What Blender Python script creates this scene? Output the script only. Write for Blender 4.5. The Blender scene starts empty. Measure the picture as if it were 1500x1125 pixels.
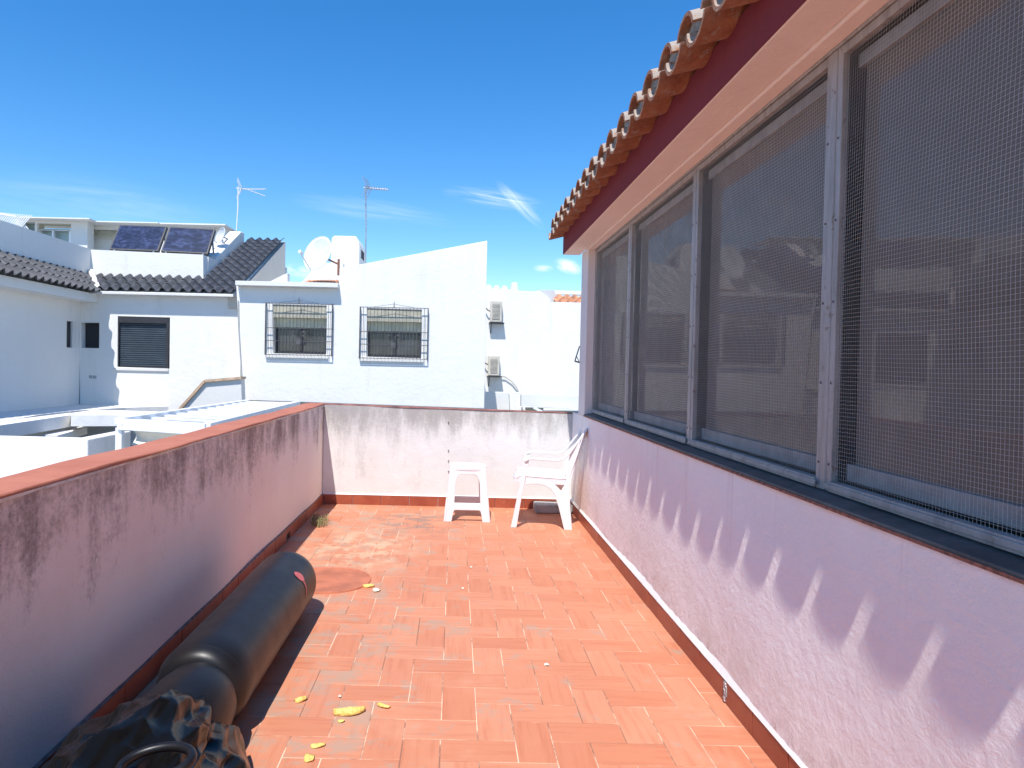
import bpy, bmesh, math, random
from mathutils import noise as mn
from mathutils import Vector, Matrix
from math import sin, cos, pi, radians
random.seed(7)
S = bpy.context.scene
COL = S.collection

# ------------------------------------------------------------------ camera
H = 1.39
F, CX, CY, ROLL = 1000.0, 667.0, 552.0, 0.022
yd = Vector((0, -14.0, 1000.0)).normalized()            # world +Y in (right, down, forward)
dn = Vector((-ROLL, 1.0, 0)); dn = (dn - yd * dn.dot(yd)).normalized()   # world -Z
xd = dn.cross(yd).normalized()                           # world +X
if xd.x < 0: xd = -xd
# camera axes in world coordinates
def cam_axis(c): return Vector((xd[c], yd[c], -dn[c]))
RIGHT, DOWN, FWD = cam_axis(0), cam_axis(1), cam_axis(2)
EYE = Vector((0, 0, H))
def at(px, py, X=None, Y=None, Z=None):
    d = RIGHT * ((px - CX) / F) + DOWN * ((py - CY) / F) + FWD
    if Y is not None: t = (Y - EYE.y) / d.y
    elif X is not None: t = (X - EYE.x) / d.x
    else: t = (Z - EYE.z) / d.z
    return EYE + d * t
cam = bpy.data.cameras.new('camera'); co = bpy.data.objects.new('camera', cam); COL.objects.link(co)
m = Matrix((( RIGHT.x, -DOWN.x, -FWD.x, 0), (RIGHT.y, -DOWN.y, -FWD.y, 0), (RIGHT.z, -DOWN.z, -FWD.z, H), (0, 0, 0, 1)))
co.matrix_world = m
cam.sensor_width = 36; cam.lens = 36 * F / 1500
cam.shift_x = (750 - CX) / 1500; cam.shift_y = -(562.5 - CY) / 1500
cam.clip_start = .02; cam.clip_end = 2000
S.camera = co

# ------------------------------------------------------------------ materials
def nt(name):
    mt = bpy.data.materials.new(name); mt.use_nodes = True
    t = mt.node_tree; b = t.nodes['Principled BSDF']; return mt, t, b
def N(t, ty, **kw):
    n = t.nodes.new(ty)
    for k, v in kw.items():
        if k.startswith('i_'):
            n.inputs[k[2:].replace('_', ' ')].default_value = v
        else: setattr(n, k, v)
    return n
def coords(t, scale=(1, 1, 1), loc=(0, 0, 0)):
    g = N(t, 'ShaderNodeNewGeometry'); mp = N(t, 'ShaderNodeMapping')
    mp.inputs['Scale'].default_value = scale; mp.inputs['Location'].default_value = loc
    t.links.new(g.outputs['Position'], mp.inputs['Vector']); return mp.outputs[0]
def noise(t, vec, scale, detail=4, rough=.55, dist=0):
    n = N(t, 'ShaderNodeTexNoise'); n.inputs['Scale'].default_value = scale; n.inputs['Detail'].default_value = detail
    n.inputs['Roughness'].default_value = rough; n.inputs['Distortion'].default_value = dist
    t.links.new(vec, n.inputs['Vector']); return n.outputs['Fac']
def ramp(t, v, a, b, lo=0., hi=1.):
    r = N(t, 'ShaderNodeMapRange'); r.interpolation_type = 'SMOOTHSTEP'
    t.links.new(v, r.inputs['Value'])
    r.inputs['From Min'].default_value = a; r.inputs['From Max'].default_value = b
    r.inputs['To Min'].default_value = lo; r.inputs['To Max'].default_value = hi
    return r.outputs[0]
def mth(t, op, a, b=None):
    n = N(t, 'ShaderNodeMath', operation=op)
    for i, v in enumerate((a, b)):
        if v is None: continue
        if isinstance(v, (int, float)): n.inputs[i].default_value = v
        else: t.links.new(v, n.inputs[i])
    return n.outputs[0]
def mixc(t, f, a, b):
    n = N(t, 'ShaderNodeMix', data_type='RGBA')
    if isinstance(f, (int, float)): n.inputs[0].default_value = f
    else: t.links.new(f, n.inputs[0])
    for i, v in ((6, a), (7, b)):
        if isinstance(v, tuple): n.inputs[i].default_value = v + (1,) if len(v) == 3 else v
        else: t.links.new(v, n.inputs[i])
    return n.outputs[2]
def bump(t, b, h, strength, dist):
    n = N(t, 'ShaderNodeBump'); n.inputs['Strength'].default_value = strength; n.inputs['Distance'].default_value = dist
    t.links.new(h, n.inputs['Height']); t.links.new(n.outputs[0], b.inputs['Normal'])
def sep(t):
    g = N(t, 'ShaderNodeNewGeometry'); s = N(t, 'ShaderNodeSeparateXYZ'); t.links.new(g.outputs['Position'], s.inputs[0]); return s.outputs

def simple(name, col, rough=.6, var=.08, nscale=3., bmp=0., bscale=60., metal=0., spec=.5):
    mt, t, b = nt(name); c = coords(t)
    n = noise(t, c, nscale, 5)
    dark = tuple(x * (1 - var) for x in col); lite = tuple(min(1, x * (1 + var)) for x in col)
    t.links.new(mixc(t, ramp(t, n, .3, .7), dark, lite), b.inputs['Base Color'])
    b.inputs['Roughness'].default_value = rough; b.inputs['Metallic'].default_value = metal
    b.inputs['Specular IOR Level'].default_value = spec
    if bmp: bump(t, b, noise(t, c, bscale, 4), bmp, .01)
    return mt

def stucco(name, col, dark_tone=(.45, .42, .38), dirt_amt=.15, bmp=.35, bscale=9., fine=70.):
    mt, t, b = nt(name); c = coords(t)
    n = noise(t, c, .7, 6, .6); n2 = noise(t, coords(t, (3, 3, .35)), 1.6, 6, .65)
    base = mixc(t, ramp(t, n, .3, .7), tuple(x * .95 for x in col), col)
    base = mixc(t, ramp(t, n2, .52, .8, 0, dirt_amt), base, dark_tone)
    t.links.new(base, b.inputs['Base Color'])
    b.inputs['Roughness'].default_value = .9; b.inputs['Specular IOR Level'].default_value = .2
    h = mth(t, 'ADD', noise(t, c, bscale, 5, .6), mth(t, 'MULTIPLY', noise(t, c, fine, 3), .35))
    bump(t, b, h, bmp, .02)
    return mt

M = {}
M['white'] = stucco('white_render', (.81, .79, .75), (.56, .53, .48), .28, .6, 2.2, 14)
M['white_old'] = stucco('weathered_white_render', (.78, .765, .74), (.42, .40, .37), .5, .5, 4.0, 25)
M['white2'] = stucco('off_white_render', (.74, .725, .69), (.5, .48, .45), .2, .3, 4, 30)
M['beige'] = stucco('beige_render', (.62, .57, .50), (.4, .36, .32), .4, .3, 4, 30)  # greyed beige carries the shade of the sunless gable side
M['peach'] = stucco('peach_render', (.88, .74, .655), (.66, .52, .46), .3, .25, 12, 90)
M['lilac'] = stucco('lilac_render', (.80, .71, .66), (.55, .45, .42), .3, .25, 12, 90)
M['plugm'] = simple('grey_bedding_mortar', (.30, .27, .24), .95, .35, 25, .8, 60)
M['red_paint'] = stucco('dark_red_paint', (.22, .035, .040), (.12, .03, .03), .4, .25, 12, 90)
M['concrete'] = simple('grey_concrete', (.36, .35, .34), .9, .25, 8, .5, 60)
M['mortar'] = simple('pale_mortar', (.72, .68, .62), .95, .2, 14, .7, 50)
M['white_metal'] = simple('white_painted_metal', (.78, .79, .80), .4, .06, 4)
M['dark_metal'] = simple('black_iron', (.035, .035, .04), .5, .2, 20)
M['grey_metal'] = simple('galvanised_steel', (.42, .43, .45), .4, .15, 20, metal=.6)
M['rust'] = simple('rusty_steel', (.22, .09, .06), .8, .4, 40)
M['dish'] = simple('pale_grey_dish', (.66, .68, .70), .45, .08, 6)
M['plastic_white'] = simple('white_moulded_plastic', (.76, .745, .74), .36, .03, 5, spec=.5)
M['plastic_white'].node_tree.nodes['Principled BSDF'].inputs['Subsurface Weight'].default_value = .08
M['plastic_white'].node_tree.nodes['Principled BSDF'].inputs['Subsurface Radius'].default_value = (.01, .01, .01)
M['cream_cloth'] = simple('cream_canvas', (.70, .66, .58), .9, .1, 3, .2, 30)
M['shutter_dark'] = simple('anthracite_shutter', (.055, .075, .095), .45, .12, 6)
M['grille'] = simple('dark_grey_grille', (.09, .085, .085), .55, .3, 20)
M['shutter_beige'] = simple('beige_shutter', (.80, .76, .60), .5, .1, 6)
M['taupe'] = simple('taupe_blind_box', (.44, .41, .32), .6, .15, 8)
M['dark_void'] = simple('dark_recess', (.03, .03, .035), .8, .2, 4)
M['dark_glass'] = simple('dark_window_glass', (.06, .065, .075), .12, .3, 2)
M['green_glass'] = simple('greenish_window_glass', (.30, .36, .34), .1, .15, 2)
M['dark_floor'] = simple('shaded_floor', (.07, .07, .07), .9, .2, 4)  # dark grey puts the shade of light well and yard into the colour
M['ochre'] = simple('ochre_capping', (.52, .36, .24), .85, .25, 9, .4, 40)
M['ac'] = simple('cream_metal_casing', (.56, .52, .44), .5, .08, 8)
M['acg'] = simple('grey_louvre', (.30, .28, .25), .6, .12, 8)
M['dull_sheet'] = simple('dull_polycarbonate', (.36, .37, .37), .6, .15, 6)  # grey for the pergola gaps, shade put into the colour
M['white_metal2'] = simple('chalky_metal', (.7, .7, .69), .5, .1, 6)
M['pink_mark'] = simple('faded_red_print', (.55, .12, .12), .5, .15, 30)
M['peel'] = simple('yellow_peel', (.80, .52, .14), .6, .25, 90, .4, 120)
M['peel_white'] = simple('dry_peel', (.75, .68, .55), .8, .2, 50)
M['grass_dry'] = simple('dry_weed', (.24, .21, .09), .9, .4, 60)
M['cable'] = simple('grey_cable', (.45, .44, .42), .6, .1, 10)
M['crack'] = simple('crack_shadow', (.12, .09, .09), 1, .1, 10)
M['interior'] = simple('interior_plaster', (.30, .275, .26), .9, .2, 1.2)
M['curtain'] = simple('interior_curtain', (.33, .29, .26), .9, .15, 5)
M['ground'] = simple('pale_ground', (.30, .29, .27), .95, .2, .4)

def m_frame():
    mt, t, b = nt('aged_aluminium_frame'); c = coords(t)
    n = noise(t, coords(t, (1, 6, .8)), 4, 6, .7)
    col = mixc(t, ramp(t, n, .3, .75), (.40, .37, .35), (.25, .23, .215))
    col = mixc(t, ramp(t, noise(t, c, 26, 5), .62, .72), col, (.20, .15, .12))
    t.links.new(col, b.inputs['Base Color']); b.inputs['Roughness'].default_value = .5; b.inputs['Metallic'].default_value = .15
    bump(t, b, noise(t, c, 60, 3), .15, .003); return mt
M['frame'] = m_frame()
M['sash'] = simple('dull_sash', (.30, .28, .27), .6, .2, 12)
def m_sill():
    mt, t, b = nt('grimy_sill'); c = coords(t)
    col = mixc(t, ramp(t, noise(t, c, 5, 6, .7), .35, .7), (.075, .068, .062), (.15, .135, .125))
    t.links.new(col, b.inputs['Base Color']); b.inputs['Roughness'].default_value = .55
    bump(t, b, noise(t, c, 40, 4), .3, .004); return mt
M['sill'] = m_sill()

def m_pinkwall():
    mt, t, b = nt('pink_stucco'); c = coords(t); s = sep(t)
    base = mixc(t, ramp(t, noise(t, c, 1.3, 6, .6), .3, .7), (.88, .79, .73), (.92, .85, .80))
    # faint vertical rusty runs from the sill
    runs = ramp(t, noise(t, coords(t, (1, 5, .12)), 2.2, 6, .7), .56, .72, 0, .35)
    runs = mth(t, 'MULTIPLY', runs, ramp(t, s[2], .45, 1.0))
    base = mixc(t, runs, base, (.62, .42, .34))
    # worn plaster near the foot, paler / cream
    foot = mth(t, 'MULTIPLY', ramp(t, s[2], .50, .12), ramp(t, noise(t, c, 3.5, 6, .7), .40, .62, 0, .75))
    base = mixc(t, foot, base, (.76, .68, .60))
    sp = mth(t, 'MULTIPLY', ramp(t, s[2], .34, .10), ramp(t, noise(t, coords(t, (1, 1, 1), (4, 4, 4)), 13, 7, .75), .50, .66, 0, .55))
    base = mixc(t, sp, base, (.50, .40, .34))
    rust = mth(t, 'MULTIPLY', ramp(t, mth(t, 'ADD', s[2], mth(t, 'MULTIPLY', noise(t, c, 9, 4), .03)), .97, .995), .6)
    base = mixc(t, rust, base, (.60, .33, .24))
    t.links.new(base, b.inputs['Base Color']); b.inputs['Roughness'].default_value = .9; b.inputs['Specular IOR Level'].default_value = .2
    h = mth(t, 'ADD', noise(t, coords(t, (1, .8, 1)), 24, 7, .72, .2), mth(t, 'MULTIPLY', noise(t, c, 5, 4, .6), 1.2))
    bump(t, b, h, .75, .009); return mt
M['pinkwall'] = m_pinkwall()

def m_parapet():
    mt, t, b = nt('stained_pink_plaster'); c = coords(t); s = sep(t)
    base = mixc(t, ramp(t, noise(t, c, 1.6, 7, .65), .3, .7), (.87, .765, .69), (.93, .85, .785))
    y = s[1]
    cream = mth(t, 'MULTIPLY', ramp(t, y, 3.8, 6.4), .75)
    base = mixc(t, cream, base, (.92, .83, .74))
    # grey washed-out patches low on the wall
    low = mth(t, 'MULTIPLY', ramp(t, s[2], .72, .12), ramp(t, noise(t, coords(t, (1, 1, 1.2), (3, 1, 2)), 1.1, 5, .6), .34, .60))
    low = mth(t, 'MULTIPLY', low, ramp(t, y, 5.2, 3.6))
    base = mixc(t, mth(t, 'MULTIPLY', low, .8), base, (.86, .83, .79))
    # dark mould under the coping and running down in streaks
    st = noise(t, coords(t, (1, 2.6, .10)), 2.4, 8, .62)
    st2 = noise(t, coords(t, (1, 1.2, .9), (5, 0, 0)), 3.2, 8, .7)
    topd = ramp(t, s[2], .30, 1.0)
    amt = mth(t, 'ADD', mth(t, 'MULTIPLY', st, .66), mth(t, 'MULTIPLY', topd, .40))
    amt = mth(t, 'ADD', amt, mth(t, 'MULTIPLY', mth(t, 'SUBTRACT', st2, .5), .95))
    speck = noise(t, c, 55, 4, .7)
    amt = mth(t, 'ADD', amt, mth(t, 'MULTIPLY', mth(t, 'SUBTRACT', speck, .5), .45))
    d = ramp(t, amt, .51, .90, 0, .90)
    base = mixc(t, d, base, (.27, .215, .195))
    fl_ = mth(t, 'MULTIPLY', ramp(t, noise(t, coords(t, (1, 1, 2.2), (9, 2, 4)), 5.5, 6, .75, 1.2), .60, .66, 0, .7), ramp(t, s[2], .70, .9))
    base = mixc(t, fl_, base, (.74, .57, .52))
    t.links.new(base, b.inputs['Base Color']); b.inputs['Roughness'].default_value = .92; b.inputs['Specular IOR Level'].default_value = .15
    h = mth(t, 'ADD', noise(t, c, 12, 6, .6), mth(t, 'MULTIPLY', noise(t, c, 120, 3), .3))
    bump(t, b, h, .4, .012); return mt
M['parapet'] = m_parapet()

def m_farwall():
    mt, t, b = nt('stained_cream_plaster'); c = coords(t); s = sep(t)
    base = mixc(t, ramp(t, noise(t, c, 2.2, 6, .6), .3, .7), (.70, .685, .65), (.76, .745, .72))
    st = noise(t, coords(t, (1.6, 1, .45)), 3.2, 8, .68)
    amt = mth(t, 'ADD', st, mth(t, 'MULTIPLY', ramp(t, s[2], .50, .99), .36))
    amt = mth(t, 'ADD', amt, mth(t, 'MULTIPLY', ramp(t, s[0], .6, -1.2), .05))
    amt = mth(t, 'ADD', amt, mth(t, 'MULTIPLY', mth(t, 'SUBTRACT', noise(t, c, 40, 4, .7), .5), .22))
    base = mixc(t, ramp(t, amt, .57, .96, 0, .70), base, (.25, .23, .21))
    t.links.new(base, b.inputs['Base Color']); b.inputs['Roughness'].default_value = .92; b.inputs['Specular IOR Level'].default_value = .15
    h = mth(t, 'ADD', noise(t, c, 9, 6, .6), mth(t, 'MULTIPLY', noise(t, c, 70, 3), .3))
    bump(t, b, h, .4, .012); return mt
M['farwall'] = m_farwall()

def m_coping():
    mt, t, b = nt('red_coping_paint'); c = coords(t)
    base = mixc(t, ramp(t, noise(t, c, 3, 7, .7), .3, .7), (.40, .125, .070), (.50, .175, .10))
    base = mixc(t, ramp(t, noise(t, coords(t, (4, 1, 1)), 7, 7, .75), .60, .74, 0, .6), base, (.30, .19, .15))
    t.links.new(base, b.inputs['Base Color']); b.inputs['Roughness'].default_value = .75
    bump(t, b, noise(t, c, 35, 5), .4, .008); return mt
M['coping'] = m_coping()
M['coping_old'] = simple('faded_red_coping', (.26, .10, .075), .9, .5, 9)

def m_tile():
    mt, t, b = nt('terracotta_floor_tile'); c = coords(t); s = sep(t)
    at_ = N(t, 'ShaderNodeAttribute', attribute_name='rnd'); uv = N(t, 'ShaderNodeAttribute', attribute_name='tuv')
    rnd = at_.outputs['Fac']
    base = mixc(t, rnd, (.53, .198, .105), (.59, .245, .138))
    # streaks along each tile's length
    mp = N(t, 'ShaderNodeMapping'); mp.inputs['Scale'].default_value = (2.5, 34, 1)
    t.links.new(uv.outputs['Vector'], mp.inputs['Vector'])
    stn = noise(t, mp.outputs[0], 1.0, 5, .6)
    base = mixc(t, ramp(t, stn, .46, .68, 0, .38), base, (.42, .120, .058))
    # pale worn zones
    w = noise(t, c, 2.6, 7, .68)
    base = mixc(t, ramp(t, w, .50, .74, 0, .60), base, (.60, .285, .18))
    # grey deposit, more of it in the far left and around the middle
    g = noise(t, coords(t, (1, 1, 1), (7, 3, 0)), 4.6, 8, .72)
    zone = ramp(t, mth(t, 'ADD', mth(t, 'MULTIPLY', s[0], 1.0), 0), .55, -.7)
    g2 = mth(t, 'ADD', g, mth(t, 'MULTIPLY', zone, .10))
    g2 = mth(t, 'ADD', g2, mth(t, 'MULTIPLY', mth(t, 'SUBTRACT', rnd, .5), .07))
    base = mixc(t, ramp(t, g2, .57, .70, 0, .75), base, (.40, .275, .20))
    # chalky patch before the far wall
    dx = mth(t, 'ADD', s[0], .70); dy = mth(t, 'MULTIPLY', mth(t, 'ADD', s[1], -5.15), .62)
    rr = mth(t, 'SQRT', mth(t, 'ADD', mth(t, 'MULTIPLY', dx, dx), mth(t, 'MULTIPLY', dy, dy)))
    pz = mth(t, 'MULTIPLY', ramp(t, rr, .62, .15), ramp(t, noise(t, c, 6.5, 8, .75), .44, .60, 0, .75))
    base = mixc(t, pz, base, (.60, .42, .27))
    dx = mth(t, 'ADD', s[0], .30); dy = mth(t, 'MULTIPLY', mth(t, 'ADD', s[1], -6.1), .9)
    rr = mth(t, 'SQRT', mth(t, 'ADD', mth(t, 'MULTIPLY', dx, dx), mth(t, 'MULTIPLY', dy, dy)))
    pz = mth(t, 'MULTIPLY', ramp(t, rr, .65, .1), ramp(t, noise(t, coords(t, (1, 1.6, 1), (2, 2, 2)), 5.5, 8, .7), .46, .58, 0, .75))
    base = mixc(t, pz, base, (.22, .165, .135))
    t.links.new(base, b.inputs['Base Color'])
    r = ramp(t, w, .3, .7, .42, .7); t.links.new(r, b.inputs['Roughness'])
    b.inputs['Specular IOR Level'].default_value = .3
    h = mth(t, 'ADD', noise(t, c, 12, 5), mth(t, 'MULTIPLY', stn, .6))
    bump(t, b, h, .22, .006); return mt
M['tile'] = m_tile()
def m_grout():
    mt, t, b = nt('tile_grout'); c = coords(t)
    base = mixc(t, ramp(t, noise(t, c, 2.4, 6, .7), .43, .58), (.26, .13, .085), (.76, .54, .38))
    t.links.new(base, b.inputs['Base Color']); b.inputs['Roughness'].default_value = .95; return mt
M['grout'] = m_grout()
def m_skirt():
    mt, t, b = nt('glazed_skirting_tile'); c = coords(t)
    base = mixc(t, ramp(t, noise(t, c, 5, 6, .6), .3, .7), (.29, .062, .030), (.37, .095, .048))
    base = mixc(t, ramp(t, noise(t, c, 16, 6, .75), .64, .74, 0, .6), base, (.66, .45, .36))
    t.links.new(base, b.inputs['Base Color']); b.inputs['Roughness'].default_value = .42
    bump(t, b, noise(t, c, 30, 4), .15, .004); return mt
M['skirt'] = m_skirt()
def m_terracotta():
    mt, t, b = nt('lichen_terracotta'); c = coords(t)
    g = N(t, 'ShaderNodeNewGeometry'); sn = N(t, 'ShaderNodeSeparateXYZ'); t.links.new(g.outputs['Normal'], sn.inputs[0])
    base = mixc(t, ramp(t, noise(t, c, 9, 7, .7), .3, .7), (.26, .095, .050), (.42, .20, .105))
    lich = mth(t, 'ADD', noise(t, c, 22, 7, .7), mth(t, 'MULTIPLY', ramp(t, sn.outputs[2], .0, .6), .24))
    base = mixc(t, ramp(t, lich, .54, .68, 0, .85), base, (.36, .32, .27))
    base = mixc(t, ramp(t, noise(t, c, 45, 5, .7), .60, .70, 0, .8), base, (.10, .075, .065))
    t.links.new(base, b.inputs['Base Color']); b.inputs['Roughness'].default_value = .9
    bump(t, b, noise(t, c, 55, 5), .6, .008); return mt
M['terracotta'] = m_terracotta()
M['terracotta2'] = simple('far_terracotta', (.52, .24, .13), .9, .35, 6)
M['slate'] = simple('dark_grey_roof_tile', (.07, .071, .078), .62, .25, 5, .3, 30)
def m_rubber():
    mt, t, b = nt('black_vinyl'); c = coords(t)
    base = mixc(t, ramp(t, noise(t, c, 4, 7, .7), .35, .75), (.007, .007, .008), (.012, .011, .011))
    base = mixc(t, ramp(t, noise(t, coords(t, (1, .5, 1)), 3, 7, .7), .55, .75, 0, .25), base, (.022, .020, .018))
    t.links.new(base, b.inputs['Base Color']); t.links.new(ramp(t, noise(t, c, 9, 6, .7), .3, .7, .36, .44), b.inputs['Roughness']); b.inputs['Specular IOR Level'].default_value = .36
    bump(t, b, noise(t, c, 180, 3), .08, .002); return mt
M['rubber'] = m_rubber()
def m_bag():
    mt, t, b = nt('black_plastic_film'); c = coords(t)
    b.inputs['Base Color'].default_value = (.006, .006, .006, 1); b.inputs['Roughness'].default_value = .19; b.inputs['Specular IOR Level'].default_value = .13
    h = mth(t, 'ADD', noise(t, coords(t, (1, .5, 1)), 11, 2, .4, 1.0), mth(t, 'MULTIPLY', noise(t, c, 45, 3), .10))
    bump(t, b, h, .10, .02); return mt
M['bag'] = m_bag()
def m_solar():
    mt, t, b = nt('solar_collector_glass'); c = coords(t)
    col = mixc(t, ramp(t, noise(t, coords(t, (1, 1, 2.2)), 4.5, 6, .65, 1.2), .42, .70), (.012, .018, .045), (.050, .068, .150))
    t.links.new(col, b.inputs['Base Color']); b.inputs['Roughness'].default_value = .22; return mt
M['solar'] = m_solar()
def m_glass():
    mt = bpy.data.materials.new('window_glass'); mt.use_nodes = True; t = mt.node_tree
    t.nodes.clear(); o = N(t, 'ShaderNodeOutputMaterial')
    g = N(t, 'ShaderNodeBsdfGlossy'); g.inputs['Roughness'].default_value = .015; g.inputs['Color'].default_value = (.88, .82, .76, 1)
    tr = N(t, 'ShaderNodeBsdfTransparent'); tr.inputs['Color'].default_value = (.60, .58, .56, 1)
    df = N(t, 'ShaderNodeBsdfDiffuse'); df.inputs['Color'].default_value = (.28, .24, .205, 1)
    fr = N(t, 'ShaderNodeFresnel'); fr.inputs['IOR'].default_value = 1.45
    mx0 = N(t, 'ShaderNodeMixShader'); mx0.inputs[0].default_value = .55        # dusty film on the pane
    t.links.new(tr.outputs[0], mx0.inputs[1]); t.links.new(df.outputs[0], mx0.inputs[2])
    mx = N(t, 'ShaderNodeMixShader'); t.links.new(mth(t, 'MULTIPLY', fr.outputs[0], .55), mx.inputs[0])
    t.links.new(mx0.outputs[0], mx.inputs[1]); t.links.new(g.outputs[0], mx.inputs[2])
    t.links.new(mx.outputs[0], o.inputs[0]); return mt
M['glass'] = m_glass()
M['wire'] = simple('galvanised_wire', (.40, .38, .36), .5, .1, 10, metal=.3)

# ------------------------------------------------------------------ mesh helpers
class MB:
    def __init__(s): s.v = []; s.f = []
    def add(s, vs, fs):
        o = len(s.v); s.v += [Vector(p) for p in vs]; s.f += [tuple(i + o for i in f) for f in fs]; return s
    def box(s, x0, x1, y0, y1, z0, z1):
        return s.hexa([(x0, y0, z0), (x1, y0, z0), (x1, y1, z0), (x0, y1, z0), (x0, y0, z1), (x1, y0, z1), (x1, y1, z1), (x0, y1, z1)])
    def hexa(s, p):
        return s.add(p, [(3, 2, 1, 0), (4, 5, 6, 7), (0, 1, 5, 4), (1, 2, 6, 5), (2, 3, 7, 6), (3, 0, 4, 7)])
    def prism(s, pts, off):
        n = len(pts); off = Vector(off); a = [Vector(p) for p in pts]; bb = [p + off for p in a]
        fs = [tuple(range(n)), tuple(reversed(range(n, 2 * n)))] + [(i, i + n, (i + 1) % n + n, (i + 1) % n) for i in range(n)]
        return s.add(a + bb, fs)
    def bar(s, a, b, w, h, up=(0, 0, 1)):
        a = Vector(a); b = Vector(b); d = (b - a).normalized(); u = Vector(up)
        sd = d.cross(u)
        if sd.length < 1e-4: sd = d.cross(Vector((1, 0, 0)))
        sd.normalize(); u = sd.cross(d).normalized()
        sd *= w / 2; u *= h / 2
        return s.hexa([a - sd - u, a + sd - u, b + sd - u, b - sd - u, a - sd + u, a + sd + u, b + sd + u, b - sd + u])
    def tube(s, pts, r, n=8, caps=True, closed=False):
        pts = [Vector(p) for p in pts]; k = len(pts); rs = r if isinstance(r, (list, tuple)) else [r] * k
        vs = []; prev = None
        for i, p in enumerate(pts):
            if closed: d = pts[(i + 1) % k] - pts[i - 1]
            else: d = pts[min(i + 1, k - 1)] - pts[max(i - 1, 0)]
            d.normalize()
            if prev is None:
                a = d.cross(Vector((0, 0, 1)))
                if a.length < .05: a = d.cross(Vector((1, 0, 0)))
            else: a = prev - d * prev.dot(d)
            a.normalize(); prev = a; b = d.cross(a)
            for j in range(n):
                th = 2 * pi * j / n; vs.append(p + (a * cos(th) + b * sin(th)) * rs[i])
        fs = []
        for i in range(k if closed else k - 1):
            i2 = (i + 1) % k
            for j in range(n):
                j2 = (j + 1) % n; fs.append((i * n + j, i * n + j2, i2 * n + j2, i2 * n + j))
        if caps and not closed: fs += [tuple(reversed(range(n))), tuple(range((k - 1) * n, k * n))]
        return s.add(vs, fs)
    def plate(s, outer, holes, mp, th):
        """flat plate with holes: 2-D outlines mapped by mp(u,v)->3D and thickened by vector th"""
        bm = bmesh.new(); es = []
        for loop in [outer] + list(holes):
            vs = [bm.verts.new((u, v, 0)) for u, v in loop]
            for i in range(len(vs)): es.append(bm.edges.new((vs[i], vs[(i + 1) % len(vs)])))
        bmesh.ops.triangle_fill(bm, use_beauty=True, use_dissolve=False, edges=es, normal=(0, 0, 1))
        bm.verts.index_update()
        vs = [mp(v.co.x, v.co.y) for v in bm.verts]; n = len(vs); th = Vector(th)
        vs2 = [Vector(p) + th for p in vs]
        fs = [tuple(v.index for v in f.verts) for f in bm.faces]
        fs2 = [tuple(reversed([i + n for i in f])) for f in fs]
        sd = []
        for e in bm.edges:
            if len(e.link_faces) == 1:
                a, b = [v.index for v in e.verts]; sd.append((a, b, b + n, a + n))
        bm.free()
        return s.add(vs + vs2, fs + fs2 + sd)
    def build(s, name, mat, parent=None, smooth=False, bevel=0, subsurf=0, weld=False, solid=0):
        off = Vector((0, 0, 0)); p = parent
        while p: off += p.location; p = p.parent
        me = bpy.data.meshes.new(name); me.from_pydata([v - off for v in s.v], [], s.f); me.update()
        bm = bmesh.new(); bm.from_mesh(me)
        if weld: bmesh.ops.remove_doubles(bm, verts=bm.verts, dist=1e-5)
        bmesh.ops.recalc_face_normals(bm, faces=bm.faces)
        if smooth:
            for f in bm.faces: f.smooth = True
            for e in bm.edges:
                if len(e.link_faces) == 2 and e.calc_face_angle(0) > .75: e.smooth = False
        bm.to_mesh(me); bm.free()
        me.materials.append(M[mat] if isinstance(mat, str) else mat)
        o = bpy.data.objects.new(name, me); COL.objects.link(o)
        if parent: o.parent = parent
        if solid:
            md = o.modifiers.new('solid', 'SOLIDIFY'); md.thickness = solid; md.offset = 0
        if bevel:
            md = o.modifiers.new('bevel', 'BEVEL'); md.width = bevel; md.segments = 2; md.limit_method = 'ANGLE'; md.harden_normals = False
        if subsurf:
            md = o.modifiers.new('sub', 'SUBSURF'); md.levels = subsurf; md.render_levels = subsurf
        return o
def tag(o, label=None, cat=None, group=None, kind=None):
    if label: o['label'] = label
    if cat: o['category'] = cat
    if group: o['group'] = group
    if kind: o['kind'] = kind
    return o
def empty(name, loc, label, cat, group=None):
    o = bpy.data.objects.new(name, None); COL.objects.link(o); o.location = loc; o.empty_display_size = .1
    return tag(o, label, cat, group)
def copy_tree(o, parent=None):
    c = o.copy(); COL.objects.link(c)
    if parent: c.parent = parent
    for ch in list(o.children): copy_tree(ch, c)
    return c

# ------------------------------------------------------------------ setting
tag(MB().add([(-400, -400, -3.3), (400, -400, -3.3), (400, 400, -3.3), (-400, 400, -3.3)], [(0, 1, 2, 3)]).build('ground', 'ground'), kind='structure')

XL, XR, YF, YB = -1.30, 1.18, 6.80, -3.0       # terrace: left wall, right wall, far wall, back
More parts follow.
